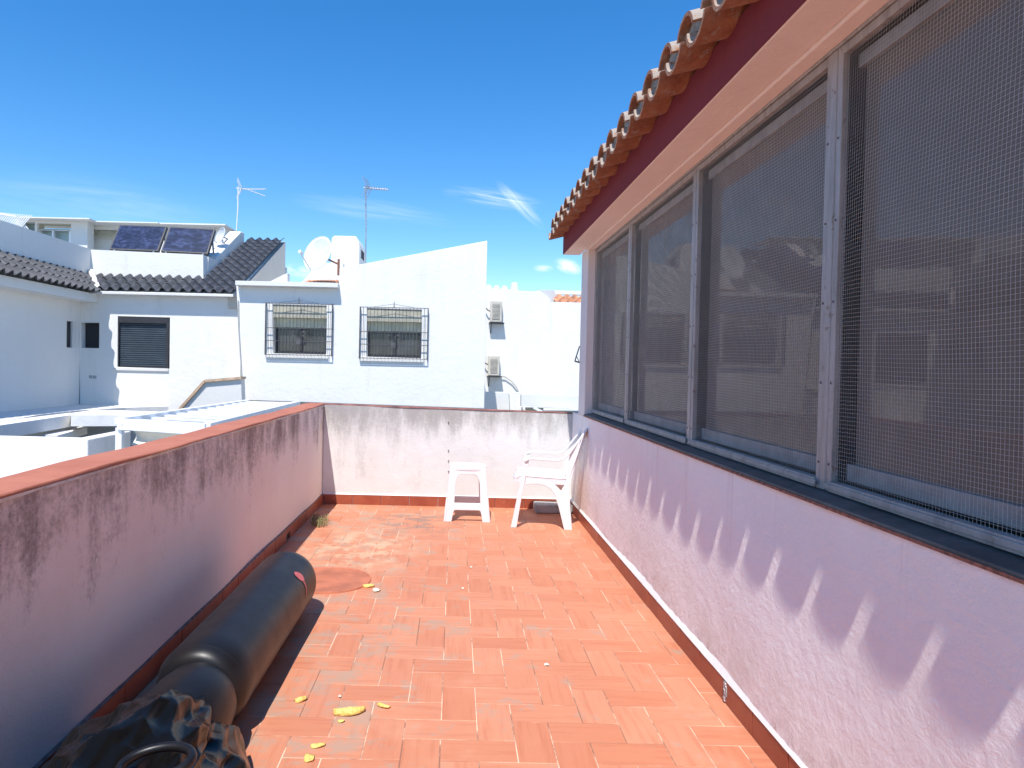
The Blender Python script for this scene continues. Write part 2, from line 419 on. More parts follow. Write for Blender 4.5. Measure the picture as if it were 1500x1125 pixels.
# herringbone floor
def floor():
    W = .1395; g = .0016; ch = .0010
    root = MB().box(XL - .15, XR + .1, YB, YF + .1, -.2, -.0012).build('terrace_floor', 'grout')
    tag(root, kind='structure')
    V = []; Fc = []; A = []; U = []
    ox, oy = -.025, .019
    def tile(x0, y0, x1, y1, vert):
        x0 += ox; x1 += ox; y0 += oy; y1 += oy
        if x1 < XL - .1 or x0 > XR + .08 or y1 < YB or y0 > YF + .05: return
        r = random.random(); k = random.uniform(0, 50); dz = random.uniform(-.0001, .0004)
        j = [random.uniform(-.0007, .0007) for _ in range(4)]
        a = [(x0 + g + j[0], y0 + g), (x1 - g, y0 + g + j[1]), (x1 - g + j[2], y1 - g), (x0 + g, y1 - g + j[3])]
        b = [(x0 + g + ch, y0 + g + ch), (x1 - g - ch, y0 + g + ch), (x1 - g - ch, y1 - g - ch), (x0 + g + ch, y1 - g - ch)]
        o = len(V)
        for (x, y), z in [(p, -.0016) for p in a] + [(p, dz) for p in b]:
            V.append((x, y, z)); A.append(r)
            lu, lv = (x - x0, y - y0); U.append((lv + k, lu + k) if vert else (lu + k, lv + k))
        Fc.append((o + 4, o + 5, o + 6, o + 7))
        for i in range(4): i2 = (i + 1) % 4; Fc.append((o + i, o + i2, o + 4 + i2, o + 4 + i))
    # lattice: vertical tile at column k, rows k..k+1 ; horizontal tile at row k, columns k+1..k+2 ; repeats every 4 along x
    for k in range(-60, 80):
        for m_ in range(-24, 24):
            bx = 4 * m_
            x = -(k + 1 + bx) * W; y = k * W
            tile(x, y, x + W, y + 2 * W, True)
            tile(x - 2 * W, y, x, y + W, False)
    me = bpy.data.meshes.new('tile_surface'); me.from_pydata(V, [], Fc); me.update()
    a = me.attributes.new('rnd', 'FLOAT', 'POINT'); a.data.foreach_set('value', A)
    u = me.attributes.new('tuv', 'FLOAT_VECTOR', 'POINT'); u.data.foreach_set('vector', [c for p in U for c in (p[0], p[1], 0)])
    me.materials.append(M['tile']); o = bpy.data.objects.new('tile_surface', me); COL.objects.link(o); o.parent = root
floor()

def skirting(mb, a, b, nrm, h=.098, th=.013, L=.285):
    """row of skirting tiles from a to b on the floor, nrm = outward direction"""
    a = Vector(a); b = Vector(b); d = b - a; ln = d.length; d.normalize(); n = Vector(nrm); s = 0; i = 0
    while s < ln - .02:
        e = min(s + L, ln); g = .002; k = random.uniform(-.002, .002)
        p, q = a + d * (s + g), a + d * (e - g); t_ = th + k
        z0 = Vector((0, 0, .001)); z1 = Vector((0, 0, h + random.uniform(-.002, .002)))
        mb.hexa([p + z0, q + z0, q + n * t_ + z0, p + n * t_ + z0, p + z1, q + z1, q + n * t_ + z1, p + n * t_ + z1])
        s = e
    return mb

# left parapet -------------------------------------------------------
PT = .995; PW = .185
lp = empty('parapet_wall', (XL, 2, 0), 'long low pink plaster parapet with black mould streaks and red painted top', 'wall')
def rough_wall(x, y0, y1, z0, z1, ny, nz):
    mb = MB(); vs = []
    for j in range(nz + 1):
        for i in range(ny + 1):
            y = y0 + (y1 - y0) * i / ny; z = z0 + (z1 - z0) * j / nz
            vs.append((x + .004 * sin(y * 2.3 + z) + .003 * sin(y * 5.1 + z * 3), y, z))
    fs = [(j * (ny + 1) + i, j * (ny + 1) + i + 1, (j + 1) * (ny + 1) + i + 1, (j + 1) * (ny + 1) + i) for j in range(nz) for i in range(ny)]
    return mb.add(vs, fs)
w = rough_wall(XL, YB, YF, -.01, PT - .006, 60, 6)
w.box(XL - PW + .02, XL - .02, YB, YF + .15, -3.3, PT - .032)
w.build('wall', 'parapet', lp, smooth=True)
# coping: ragged sheet, painted edge lapping over
cp = MB(); n = 120; vs = []
for i in range(n + 1):
    y = YB + (YF + .19 - YB) * i / n
    if y > YF: 
        pass
    jz = .0025 * sin(y * 3.1) + .002 * sin(y * 7.7); jx = .005 * sin(y * 4.3 + 1) + random.uniform(-.002, .002)
    zb = PT - .012 + random.uniform(-.004, .004)
    vs += [(XL - PW, y, PT - .04), (XL - PW, y, PT + jz), (XL + .002 + jx * .6, y, PT + jz + .0005), (XL + .006 + jx * .6, y, PT + jz - .004), (XL + .0055 + jx * .5, y, zb)]
fs = [(5 * i + k, 5 * (i + 1) + k, 5 * (i + 1) + k + 1, 5 * i + k + 1) for i in range(n) for k in range(4)]
cp.add(vs, fs); cp.build('coping', 'coping', lp, smooth=True)
e = MB(); vs = []; n = 200
for i in range(n + 1):       # thin whitish lime line where the paint ends
    y = YB + (YF - YB) * i / n; jx = .005 * sin(y * 4.3 + 1); w_ = .004 + .004 * max(0, sin(y * 9) * sin(y * 2.7)) + random.uniform(0, .003)
    zb = PT - .013
    vs += [(XL + .0085 + jx * .5, y, zb + .003), (XL + .0065, y, zb - w_)]
fs = [(2 * i, 2 * i + 2, 2 * i + 3, 2 * i + 1) for i in range(n)]
e.add(vs, fs).build('lime_edge', 'mortar', lp)
sk = skirting(MB(), (XL, YB, 0), (XL, 5.32, 0), (1, 0, 0)); skirting(sk, (XL, 5.42, 0), (XL, YF, 0), (1, 0, 0))
sk.box(XL, XL + .012, 5.32, 5.42, .055, .098)
sk.build('skirting', 'skirt', lp, bevel=.002)
MB().box(XL - .004, XL + .004, 5.322, 5.418, .002, .056).build('drain_hole', 'dark_void', lp)
M['dirt'] = simple('dirty_mortar', (.20, .15, .13), .95, .4, 20, .4, 50)  # brown fillet mortar, darker than the pale mortar
fl = MB(); fl.prism([(XL + .002, YB, .098), (XL + .011, YB, .098), (XL + .002, YB, .106)], (0, YF - YB, 0)).build('mortar_fillet', 'dirt', lp)

# far parapet --------------------------------------------------------
fp = empty('parapet_wall', (0, YF, 0), 'cream plaster end parapet with grey stains behind the white stool and chair', 'wall')
tl = at(480, 592, Y=YF).z; tr = at(847, 606, Y=YF).z
mb = MB(); nx = 40; nz = 8; vs = []
for j in range(nz + 1):
    for i in range(nx + 1):
        x = XL + (XR + .25 - XL) * i / nx; zt = tl + (tr - tl) * (x - XL) / (XR - XL) - .005
        z = -.01 + (zt + .01) * j / nz
        vs.append((x, YF + .004 * sin(x * 3.1 + z * 2) + .003 * sin(x * 6.7 - z), z))
fs = [(j * (nx + 1) + i, j * (nx + 1) + i + 1, (j + 1) * (nx + 1) + i + 1, (j + 1) * (nx + 1) + i) for j in range(nz) for i in range(nx)]
mb.add(vs, fs)
mb.hexa([(XL - .01, YF + .02, -3.3), (XR + .25, YF + .02, -3.3), (XR + .25, YF + .17, -3.3), (XL - .01, YF + .17, -3.3),
         (XL - .01, YF + .02, tl - .014), (XR + .25, YF + .02, tr - .014), (XR + .25, YF + .17, tr - .014), (XL - .01, YF + .17, tl - .014)])
mb.build('wall', 'farwall', fp, smooth=True)
MB().hexa([(XL - .0, YF - .004, tl - .0045), (XR + .25, YF - .004, tr - .0045), (XR + .25, YF + .17, tr - .0045), (XL - .0, YF + .17, tl - .0045),
           (XL - .0, YF - .002, tl - .002), (XR + .25, YF - .002, tr - .002), (XR + .25, YF + .17, tr), (XL - .0, YF + .17, tl)]).build('coping', 'coping_old', fp)
skirting(MB(), (XL + .015, YF, 0), (XR - .015, YF, 0), (0, -1, 0)).build('skirting', 'skirt', fp, bevel=.002)
MB().prism([(XL, YF - .001, .098), (XL, YF - .014, .098), (XL, YF - .001, .112)], (XR - XL, 0, 0)).build('mortar_fillet', 'farwall', fp)
ph = MB()
for py in (618.5, 660, 675, 690.5):
    c = at(657, py, Y=YF); ph.tube([c + Vector((0, -.009, 0)), c + Vector((0, .01, 0))], .006, 8)
ph.build('plug_holes', 'crack', fp)

# ------------------------------------------------------------------ right-hand house
XW = 1.250                      # window plane
JF = 6.20                       # far jamb
ZS, ZT = .985, 2.475
YE = 6.50                       # end of the building
hs = empty('house', (XR, 2, 0), 'pink house side with long meshed window band under terracotta eaves', 'house')
# lower wall
mb = MB(); ny, nz = 90, 8; vs = []
for j in range(nz + 1):
    for i in range(ny + 1):
        y = YB + (YF - YB) * i / ny; z = -.01 + (ZS - .012 + .01) * j / nz
        if y > YE and False: pass
        vs.append((XR + .003 * sin(y * 1.9 + z * 2) + .003 * sin(y * 4.7 - z * 3), y, z))
fs = [(j * (ny + 1) + i, j * (ny + 1) + i + 1, (j + 1) * (ny + 1) + i + 1, (j + 1) * (ny + 1) + i) for j in range(nz) for i in range(ny)]
mb.add(vs, fs); mb.box(XR + .02, XR + .22, YB, YF + .1, -3.3, ZS - .014)
mb.build('wall', 'pinkwall', hs, smooth=True)
# pier beyond the window band and its upper wall
MB().box(XR, XR + .30, JF, YE, ZS - .01, 2.50).build('pier', 'lilac', hs, bevel=.006)
# sill
MB().hexa([(XR - .004, YB, ZS - .012), (XW + .03, YB, ZS - .012), (XW + .03, JF, ZS - .012), (XR - .004, JF, ZS - .012),
           (XR - .004, YB, ZS + .004), (XW + .03, YB, ZS + .022), (XW + .03, JF, ZS + .022), (XR - .004, JF, ZS + .004)]).build('sill', 'sill', hs, bevel=.003)
MB().box(XR - .008, XR - .0045, YB, JF - .0, ZS - .014, ZS - .005).build('sill_edge', 'rust', hs)
# soffit / cornice
XO = 1.02
s_ = MB(); s_.box(XO, XR + .002, YB, YE + .12, 2.500, 2.56); s_.box(XR + .002, XW + .06, YB, JF + .1, 2.488, 2.56)
s_.build('soffit', 'peach', hs, bevel=.006)
MB().box(XO - .004, XO - .0005, YB, YE + .119, 2.503, 2.70).build('fascia', 'red_paint', hs)
s_ = MB(); s_.hexa([(XO - .14, YB, 2.640), (XO + .06, YB, 2.690), (XO + .06, YE + .1, 2.690), (XO - .14, YE + .1, 2.640),
           (XO - .14, YB, 2.648), (XO + .06, YB, 2.70), (XO + .06, YE + .1, 2.70), (XO - .14, YE + .1, 2.648)])
# skirting + fillet
skirting(MB(), (XR, YB, 0), (XR, YF - .015, 0), (-1, 0, 0), L=.28).build('skirting', 'skirt', hs, bevel=.002)
vs = []; n = 200
for i in range(n + 1):
    y = YB + (YF - YB) * i / n; r = random.uniform(-.003, .003)
    vs += [(XR - .0155 + r * .3, y, .098), (XR - .0125 + r * .5, y, .103), (XR + .006, y, .132 + r * 2 + .004 * sin(y * 5))]
fs = [(3 * i + k, 3 * i + 3 + k, 3 * i + 4 + k, 3 * i + 1 + k) for i in range(n) for k in range(2)]
MB().add(vs, fs).build('mortar_fillet', 'white2', hs, smooth=True)
# crack in the plaster
pts = [(1340, 808), (1358, 815), (1362, 818), (1380, 828), (1402, 838), (1416, 847), (1430, 843), (1450, 854), (1470, 862), (1484, 870)]
c3 = [at(px, py, X=XR - .0045) for px, py in pts]
rs = [.0008, .0014, .0030, .0026, .0014, .0018, .0010, .0012, .0010, .0004]
mb = MB(); vs = []
for p, r in zip(c3, rs): vs += [p + Vector((0, 0, r)), p - Vector((0, 0, r))]
mb.add(vs, [(2 * i, 2 * i + 2, 2 * i + 3, 2 * i + 1) for i in range(len(c3) - 1)]).build('crack', 'crack', hs)
c = at(1062, 998, X=XR - .0155); rc = random.Random(11); pt = []
for i in range(16):
    a = 2 * pi * i / 16; q = rc.uniform(.6, 1.15); pt.append((XR - .0165, c.y + .018 * q * cos(a), .053 + .046 * q * sin(a)))
MB().prism(pt, (.004, 0, 0)).build('broken_mortar', 'concrete', hs)
for k_ in range(3):
    pt = [(XR - .0175, c.y + rc.uniform(-.01, .01) + .007 * cos(a) * rc.uniform(.5, 1), .02 + .03 * k_ + .010 * sin(a) * rc.uniform(.6, 1.2)) for a in [2 * pi * i / 9 for i in range(9)]]
    MB().prism(pt, (.005, 0, 0)).build('plaster_crumb', 'mortar', hs)
# terracotta eave tiles
def barrel(mb, y, x0, z0, L, r0, r1, up, slope, th=.014, n=10, arc=2.75):
    """one curved tile: axis rises along +X with slope; up=+1 cover (arch), -1 channel (gutter)"""
    ax = Vector((cos(slope), 0, sin(slope))); nrm0 = Vector((-sin(slope), 0, cos(slope))); sd = Vector((0, 1, 0))
    tl_ = random.uniform(-.12, .12)
    vs = []
    wob = random.uniform(-.006, .006)
    for e, (s, r) in enumerate(((0, r0), (L, r1))):
        c = Vector((x0, y + (wob if e else 0), z0)) + ax * s; nrm = nrm0 if e else Vector((0, tl_, 1))
        for rr in (r, r - th):
            for i in range(n + 1):
                a = (pi - arc) / 2 + arc * i / n
                vs.append(c + sd * (cos(a) * rr) + nrm * (sin(a) * rr * up * .9 ))
    k = n + 1; fs = []
    for i in range(n):
        fs += [(i, i + 1, 2 * k + i + 1, 2 * k + i), (k + i + 1, k + i, 3 * k + i, 3 * k + i + 1), (i + 1, i, k + i, k + i + 1), (2 * k + i, 2 * k + i + 1, 3 * k + i + 1, 3 * k + i)]
    fs += [(0, 2 * k, 3 * k, k), (k - 1, 2 * k - 1, 4 * k - 1, 3 * k - 1)]
    mb.add(vs, fs)
chn, cov, plug = MB(), MB(), MB()
y = 6.60; sl = radians(17)
while y > YB:
    jx = random.uniform(-.003, .003)
    for row in range(3):
        barrel(chn, y + random.uniform(-.004, .004), XO - .140 + jx * (row == 0) + row * .36, 2.735 + row * .105, .42, .109, .125, -1, sl, th=.017)
        barrel(cov, y - .1325 + random.uniform(-.005, .005), XO - .136 + random.uniform(-.004, .004) + row * .36, 2.725 + row * .105, .42, .100, .086, 1, sl, th=.018)
    # second layer: short eave tile set below the channel
    yy = y - .1325
    plug.prism([(XO - .098 + random.uniform(-.006, .006), yy + .086 * cos(a), 2.730 + .076 * sin(a)) for a in [pi * i / 8 for i in range(9)]], (.25, 0, .07))
    y -= .2665
rf = chn.build('roof', 'terracotta', hs, smooth=True, bevel=0)
cov.build('cover_tiles', 'terracotta', rf, smooth=True); plug.build('mortar_filling', 'plugm', rf)
MB().hexa([(XO + .03, YB, 2.70), (XO + 3, YB, 3.5), (XO + 3, YE + .05, 3.5), (XO + .03, YE + .05, 2.70), (XO + .03, YB, 2.72), (XO + 3, YB, 3.52), (XO + 3, YE + .05, 3.52), (XO + .03, YE + .05, 2.72)]).build('roof_deck', 'red_paint', hs)
# room behind the windows: floor, back wall, ceiling, ends
it = MB(); it.box(XR + .22, 4.2, YB, YE, .55, .6); it.box(4.2, 4.3, YB, YE, .55, 2.9); it.box(XW + .07, 4.3, YB, YE, 2.62, 2.66)
it.box(XW + .06, 4.3, YE - .1, YE - .001, .6, 2.62); it.box(XW + .06, 4.3, YB, YB + .1, .6, 2.62)
it.build('interior', 'interior', hs)

panes = [(5.015, 6.15), (3.660, 4.925), (2.345, 3.575), (1.02, 2.250), (-.25, .92)]
def wire_mesh(y0, y1, z0, z1, x, seed):
    rnd = random.Random(seed); mb = MB(); st = .0128; r = .00052
    ph = [rnd.uniform(0, 6) for _ in range(6)]
    def w(y, z):
        u = (y - y0) / (y1 - y0); v = (z - z0) / (z1 - z0); k = (sin(pi * u) * sin(pi * v)) ** .5 if 0 < u < 1 and 0 < v < 1 else 0
        return Vector((x + k * (.010 * sin(3.1 * y + ph[0]) * sin(4 * z + ph[1]) - .006),
                       y + .008 * k * sin(5 * z + ph[2] + 2 * y), z + .009 * k * sin(4.2 * y + ph[3]) + .004 * k * sin(9 * z + ph[4])))
    def ribbon(pts):
        vs = []; n = len(pts)
        for i, p in enumerate(pts):
            d = (pts[min(i + 1, n - 1)] - pts[max(i - 1, 0)]).normalized(); a = d.cross(Vector((1, 0, 0))).normalized() * r; b = Vector((r, 0, 0))
            vs += [p + a, p - b, p - a, p + b]
        fs = [(4 * i + k, 4 * i + 4 + k, 4 * i + 4 + (k + 1) % 4, 4 * i + (k + 1) % 4) for i in range(n - 1) for k in range(4)]
        mb.add(vs, fs)
    y = y0 + .004
    while y < y1:
        ribbon([w(y, z0 + (z1 - z0) * i / 12) for i in range(13)]); y += st
    z = z0 + .004
    while z < z1:
        ribbon([w(y0 + (y1 - y0) * i / 12, z) for i in range(13)]); z += st
    return mb
def screws(mb, x, y, z0, z1, st=.26):
    z = z0 + .08
    while z < z1:
        mb.tube([(x - .003, y, z), (x + .002, y, z)], .0045, 8); z += st
for k, (y0, y1) in enumerate(panes):
    lb = ['narrow far window', None, None, None, None][k]
    z0, z1 = ZS + .055, ZT - .03
    fr = MB()
    for (a, b) in ((y0 - .030, y0), (y1, y1 + .030)): fr.box(XW - .002, XW + .022, a, b, ZS + .02, ZT)
    fr.box(XW - .001, XW + .0225, y0, y1, z1, ZT - .001); fr.box(XW - .010, XW + .0225, y0, y1, ZS + .021, z0)
    fr.box(XW - .015, XW - .0105, y0 - .02, y1 + .02, ZS + .030, ZS + .048)      # bead
    fo = fr.build('window', 'frame', hs, bevel=.003)
    fo['label'] = ['far end window of the band beside the pier', 'window reflecting a pale wall', 'window with white shape behind the mesh', 'widest looking nearest window with sagging mesh', 'window at the near end'][k]
    sh = MB(); zz = z0 + .006; X1 = XW + .055
    sh.box(XW + .046, X1 + .02, y0 + .006, y1 - .006, zz, zz + .055)
    MB().box(XW + .046, X1 + .02, y0 + .006, y1 - .006, z1 - .05, z1 - .005).build('top_rail', 'sash', fo, bevel=.002)
    ym = (y0 + y1) / 2
    sh.build('bottom_rail', 'sash', fo, bevel=.002)
    MB().box(XW + .060, XW + .064, y0 + .03, y1 - .03, zz + .03, z1 - .03).build('pane', 'glass', fo)
    wire_mesh(y0 - .004, y1 + .004, z0 - .004, z1 + .004, XW + .010, k).build('wire_mesh', 'wire', fo)
    for yy in (y0 - .016, y1 + .016):
        zz_ = ZS + .11
        while zz_ < ZT - .05:
            MB().tube([(XW - .0040, yy, zz_), (XW - .0018, yy, zz_)], .0042, 8).build('screw', 'crack', fo); zz_ += .27
# posts between the windows
for a, b in zip(panes[1:], panes[:-1]):
    MB().box(XW - .005, XW + .025, a[1] + .031, b[0] - .031, ZS + .02, ZT).build('post', 'frame', hs, bevel=.004)
MB().box(XW - .003, XW + .05, panes[0][1] + .031, JF, ZS + .02, ZT).build('post', 'frame', hs)
MB().box(XW - .008, XW + .05, YB, JF, ZT + .001, 2.4875).build('head_rail', 'frame', hs, bevel=.003)
# net curtains / pale furniture seen dimly inside
cu = MB(); vs = []; nn = 60
for i in range(nn + 1):
    yy = 3.15 + .5 * i / nn; vs += [(XW + .22 + .022 * sin(i * 1.1), yy, 1.02), (XW + .22 + .018 * sin(i * 1.1 + .2), yy, 2.5)]
cu.add(vs, [(2 * i, 2 * i + 2, 2 * i + 3, 2 * i + 1) for i in range(nn)]).build('curtain', 'curtain', hs, smooth=True)

# ------------------------------------------------------------------ roof tile fields for the neighbours
def tile_field(mb, o, U, V, w, L, cols, rows, x_range, amp=.045, th=.018, seg=8):
    """cols along U, rows up V. x_range(row)->(c0,c1) in columns"""
    U = Vector(U).normalized(); V = Vector(V).normalized(); Nn = U.cross(V)
    if Nn.z < 0: Nn = -Nn
    o = Vector(o)
    def prof(f):     # S tile profile
        f = f % 1
        return amp * (sin(pi * f / .58) if f < .58 else -.32 * sin(pi * (f - .58) / .42))
    for r in range(rows):
        c0, c1 = x_range(r)
        k = max(1, int(round((c1 - c0) * seg)))
        vs = []
        for i in range(k + 1):
            f = c0 + (c1 - c0) * i / k; p = o + U * (f * w); h = prof(f)
            jit = .006 * sin(int(f) * 12.9 + r * 3.3)
            a = p + V * (r * L - .03 + jit); b = p + V * ((r + 1) * L)
            vs += [a + Nn * (h - .004), a + Nn * (h + th), b + Nn * (h * .92 + .0)]
        mb.add(vs, [(3 * i + q, 3 * i + 3 + q, 3 * i + 4 + q, 3 * i + 1 + q) for i in range(k) for q in range(2)])
    return mb

# ------------------------------------------------------------------ A: left neighbour
YA = 13.4
XS = -7.37                     # shaded side wall
A = empty('house', (-6, 14.5, -3.3), 'white L-shaped neighbouring house with dark grey tiled roof', 'house')
def mpY(Y):  return lambda u, v: at(u, v, Y=Y)
# front wall with two openings (pixels of the plane as outline)
fw_l = at(117, 440, Y=YA).x
zt = at(240, 428, Y=YA).z
win = [(172.5, 463), (249, 465), (248.3, 540), (172, 537.5)]
cw = [(119, 472.5), (145.5, 472.5), (145.2, 510), (119, 509.5)]
MB().plate([(117, 424), (352, 430), (352, 700), (117, 700)], [win, cw], mpY(YA), (0, .25, 0)).build('front_wall', 'white', A)
MB().box(XS - 3, -4.35, YA + .25, 17.0, -3.3, 2.7).build('body', 'white', A)
# dark shutter window
wo = MB()
P = [at(u, v, Y=YA + .05) for u, v in win]
x0, x1, z1, z0 = P[0].x, P[1].x, P[0].z, P[2].z
wo.box(x0, x0 + .05, YA + .01, YA + .12, z0, z1); wo.box(x1 - .05, x1, YA + .01, YA + .12, z0, z1); wo.box(x0 + .05, x1 - .05, YA + .005, YA + .12, z1 - .13, z1); wo.box(x0 + .05, x1 - .05, YA + .01, YA + .12, z0, z0 + .03)
wo = wo.build('window', 'dark_metal', A)
sl_ = MB(); zz = z0 + .03; nsl = 20; hh = (z1 - .13 - zz) / nsl
for i in range(nsl):
    a = zz + i * hh; sl_.prism([(x0 + .05, YA + .07, a), (x0 + .05, YA + .052, a + hh * .2), (x0 + .05, YA + .052, a + hh * .75), (x0 + .05, YA + .07, a + hh * .97)], (x1 - x0 - .1, 0, 0))
sl_.build('shutter', 'shutter_dark', wo)
MB().box(x0 - .04, x1 + .01, YA - .03, YA + .08, z0 - .05, z0 - .002).build('sill', 'white2', wo)
P = [at(u, v, Y=YA + .15) for u, v in cw]
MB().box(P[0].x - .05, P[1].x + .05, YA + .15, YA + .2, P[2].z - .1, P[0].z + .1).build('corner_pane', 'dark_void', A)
# side wall, plane X = XS
sw = [at(98, 470, X=XS), at(98, 509, X=XS)]
ya, yb = sw[0].y, YA - .02; za, zb = sw[0].z, sw[1].z
zt2 = 2.62
MB().plate([(7.5, -3.3), (YA, -3.3), (YA, zt2), (7.5, zt2)], [[(ya, zb), (yb - .12, zb), (yb - .12, za), (ya, za)]], lambda u, v: Vector((XS, u, v)), (-.25, 0, 0)).build('side_wall', 'white', A)
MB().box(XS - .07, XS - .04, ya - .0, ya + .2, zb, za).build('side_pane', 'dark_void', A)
MB().box(XS - .14, XS - .004, ya + .20, yb - .118, zb + .002, za - .002).build('white_reveal', 'white2', A)
MB().box(XS - 3, XS - .25, 7.5, YA + .3, -3.3, 2.6).build('wing_body', 'white', A)
# beam under the wing eave
MB().box(XS - .1, -7.02, 7.5, YA - .005, 2.50, 2.66).build('eave_beam', 'white', A)
XE, ZE = -6.93, 2.70
# wing roof strip
tile_field(MB(), (XE, 7.5, ZE), (0, 1, 0), (-.56, 0, .40), .20, .23, 24, 3, lambda r: (0, (YA - .10 - 7.5 + r * .19) / .20), amp=.058).build('wing_roof', 'slate', A, smooth=True, solid=.006)
MB().box(-7.51, -7.49 - .2, 7.5, 14.0, 2.6, at(132, 365, Y=14.0).z).build('upper_wall', 'white', A)
# main roof
E0 = Vector((-6.95, 13.24, 2.75)); slope = Vector((0, 3.66, 1.69)); nrow = 14; Lr = slope.length / nrow
def xr(r):
    y = 13.24 + 3.70 * r / nrow
    c1 = (-4.28 - E0.x) / .20
    if y < 13.95: return (-(r + .5) * .75 * .95, c1)
    return ((-5.14 - E0.x) / .20, c1)
tile_field(MB(), E0, (1, 0, 0), slope, .20, Lr, 12, nrow, xr, amp=.058).build('roof', 'slate', A, smooth=True, solid=.006)
# underlay under roof (closes the slab)
MB().hexa([(-7.4, 13.2, 2.66), (-4.32, 13.2, 2.66), (-4.32, 16.9, 2.66), (-7.4, 16.9, 2.66), (-7.4, 13.2, 2.70), (-4.32, 13.2, 2.70), (-4.32, 16.9, 4.36), (-7.4, 16.9, 4.36)]).build('roof_core', 'white2', A)
# mortar valley
vl = MB()
for i in range(6):
    p = Vector((-6.93 - .09 * i, 13.22 + .12 * i, 2.73 + .075 * i)); vl.tube([p, p + Vector((-.09, .12, .08))], [.05 + .012 * (i % 2), .055], 7)
vl.build('valley_mortar', 'mortar', A, smooth=True)
# terrace box carrying the collectors
zb_ = at(215, 369, Y=14.0).z
MB().hexa([(-7.49, 14.0, 2.9), (-5.19, 14.0, 2.9), (-5.19, 14.25, 2.9), (-7.49, 14.25, 2.9)] + [at(132, 365.5, Y=14.0), at(297.5, 373, Y=14.0), at(297.5, 373, Y=14.0) + Vector((0, .25, 0)), at(132, 365.5, Y=14.0) + Vector((0, .25, 0))]).build('terrace_parapet', 'white', A)
MB().box(-5.36, -5.19, 14.25, 15.0, 2.9, at(297.5, 373, Y=14.0).z - .002).build('parapet_return', 'white', A)
MB().box(-7.6, -5.36, 14.25, 17, 2.9, 3.3).build('roof_terrace', 'white2', A)
# rake parapet
rk = MB(); p0 = at(318, 376, X=-5.2); p1 = at(358, 341, X=-5.2)
rk.prism([(-5.2, p0.y - .2, p0.z - .8), (-5.2, p1.y, p1.z - .8), (-5.2, p1.y, p1.z), (-5.2, p1.y - .25, p1.z - .02), (-5.2, p0.y, p0.z)], (-.28, 0, 0))
rk.build('rake_parapet', 'white', A, bevel=.02)
# gable wall to the right
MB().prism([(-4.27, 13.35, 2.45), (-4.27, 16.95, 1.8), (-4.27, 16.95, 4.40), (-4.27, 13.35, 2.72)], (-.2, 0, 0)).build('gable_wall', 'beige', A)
# socket plates
so = MB()
for (u, v) in ((133, 552), (139, 552.5)): p = at(u, v, Y=YA); so.box(p.x - .03, p.x + .03, YA - .012, YA - .001, p.z - .03, p.z + .03)
so.build('sockets', 'grey_metal', A)
MB().tube([at(349, 440, Y=12.98), at(349.5, 480, Y=12.98), at(352, 520, Y=12.98), at(356, 583, Y=12.98)], .011, 6).build('downpipe', 'cable', A)

# collectors
for k, (bl, br, lab) in enumerate((((160, 365), (231.5, 367.5), 'solar collector on white roof parapet, farther from the small dish'), ((235.5, 368), (304, 371.5), 'solar collector nearest the small roof dish'))):
    a = at(*bl, Y=14.3); b = at(*br, Y=14.3); up = Vector((0, .42, .60))
    r = empty('solar_panel', a, lab, 'solar panel', 'blue solar collectors on the neighbouring roof')
    nrm = (b - a).cross(up).normalized() * .08
    MB().prism([a, b, b + up, a + up], nrm * -1 if nrm.y < 0 else nrm).build('frame', 'dark_metal', r)
    i = .03; d = (b - a).normalized(); u_ = up.normalized(); n2 = Vector((0, -.0, 0)); nn_ = Vector((0, -up.z, up.y)).normalized() * .004
    MB().prism([a + d * i + u_ * i, b - d * i + u_ * i, b - d * i + up - u_ * i, a + d * i + up - u_ * i], nn_).build('absorber', 'solar', r)
    for q in (a + d * .1, b - d * .1):
        lg = MB(); ft = Vector((q.x, q.y + .75, 3.3)); f2 = Vector((q.x, q.y + .02, 3.3))
        lg.bar(q + up + Vector((0, .08, 0)), ft, .03, .03); lg.bar(q + Vector((0, .02, 0)), f2, .03, .03); lg.bar(f2, ft, .03, .03)
        lg.build('leg', 'grey_metal', r)

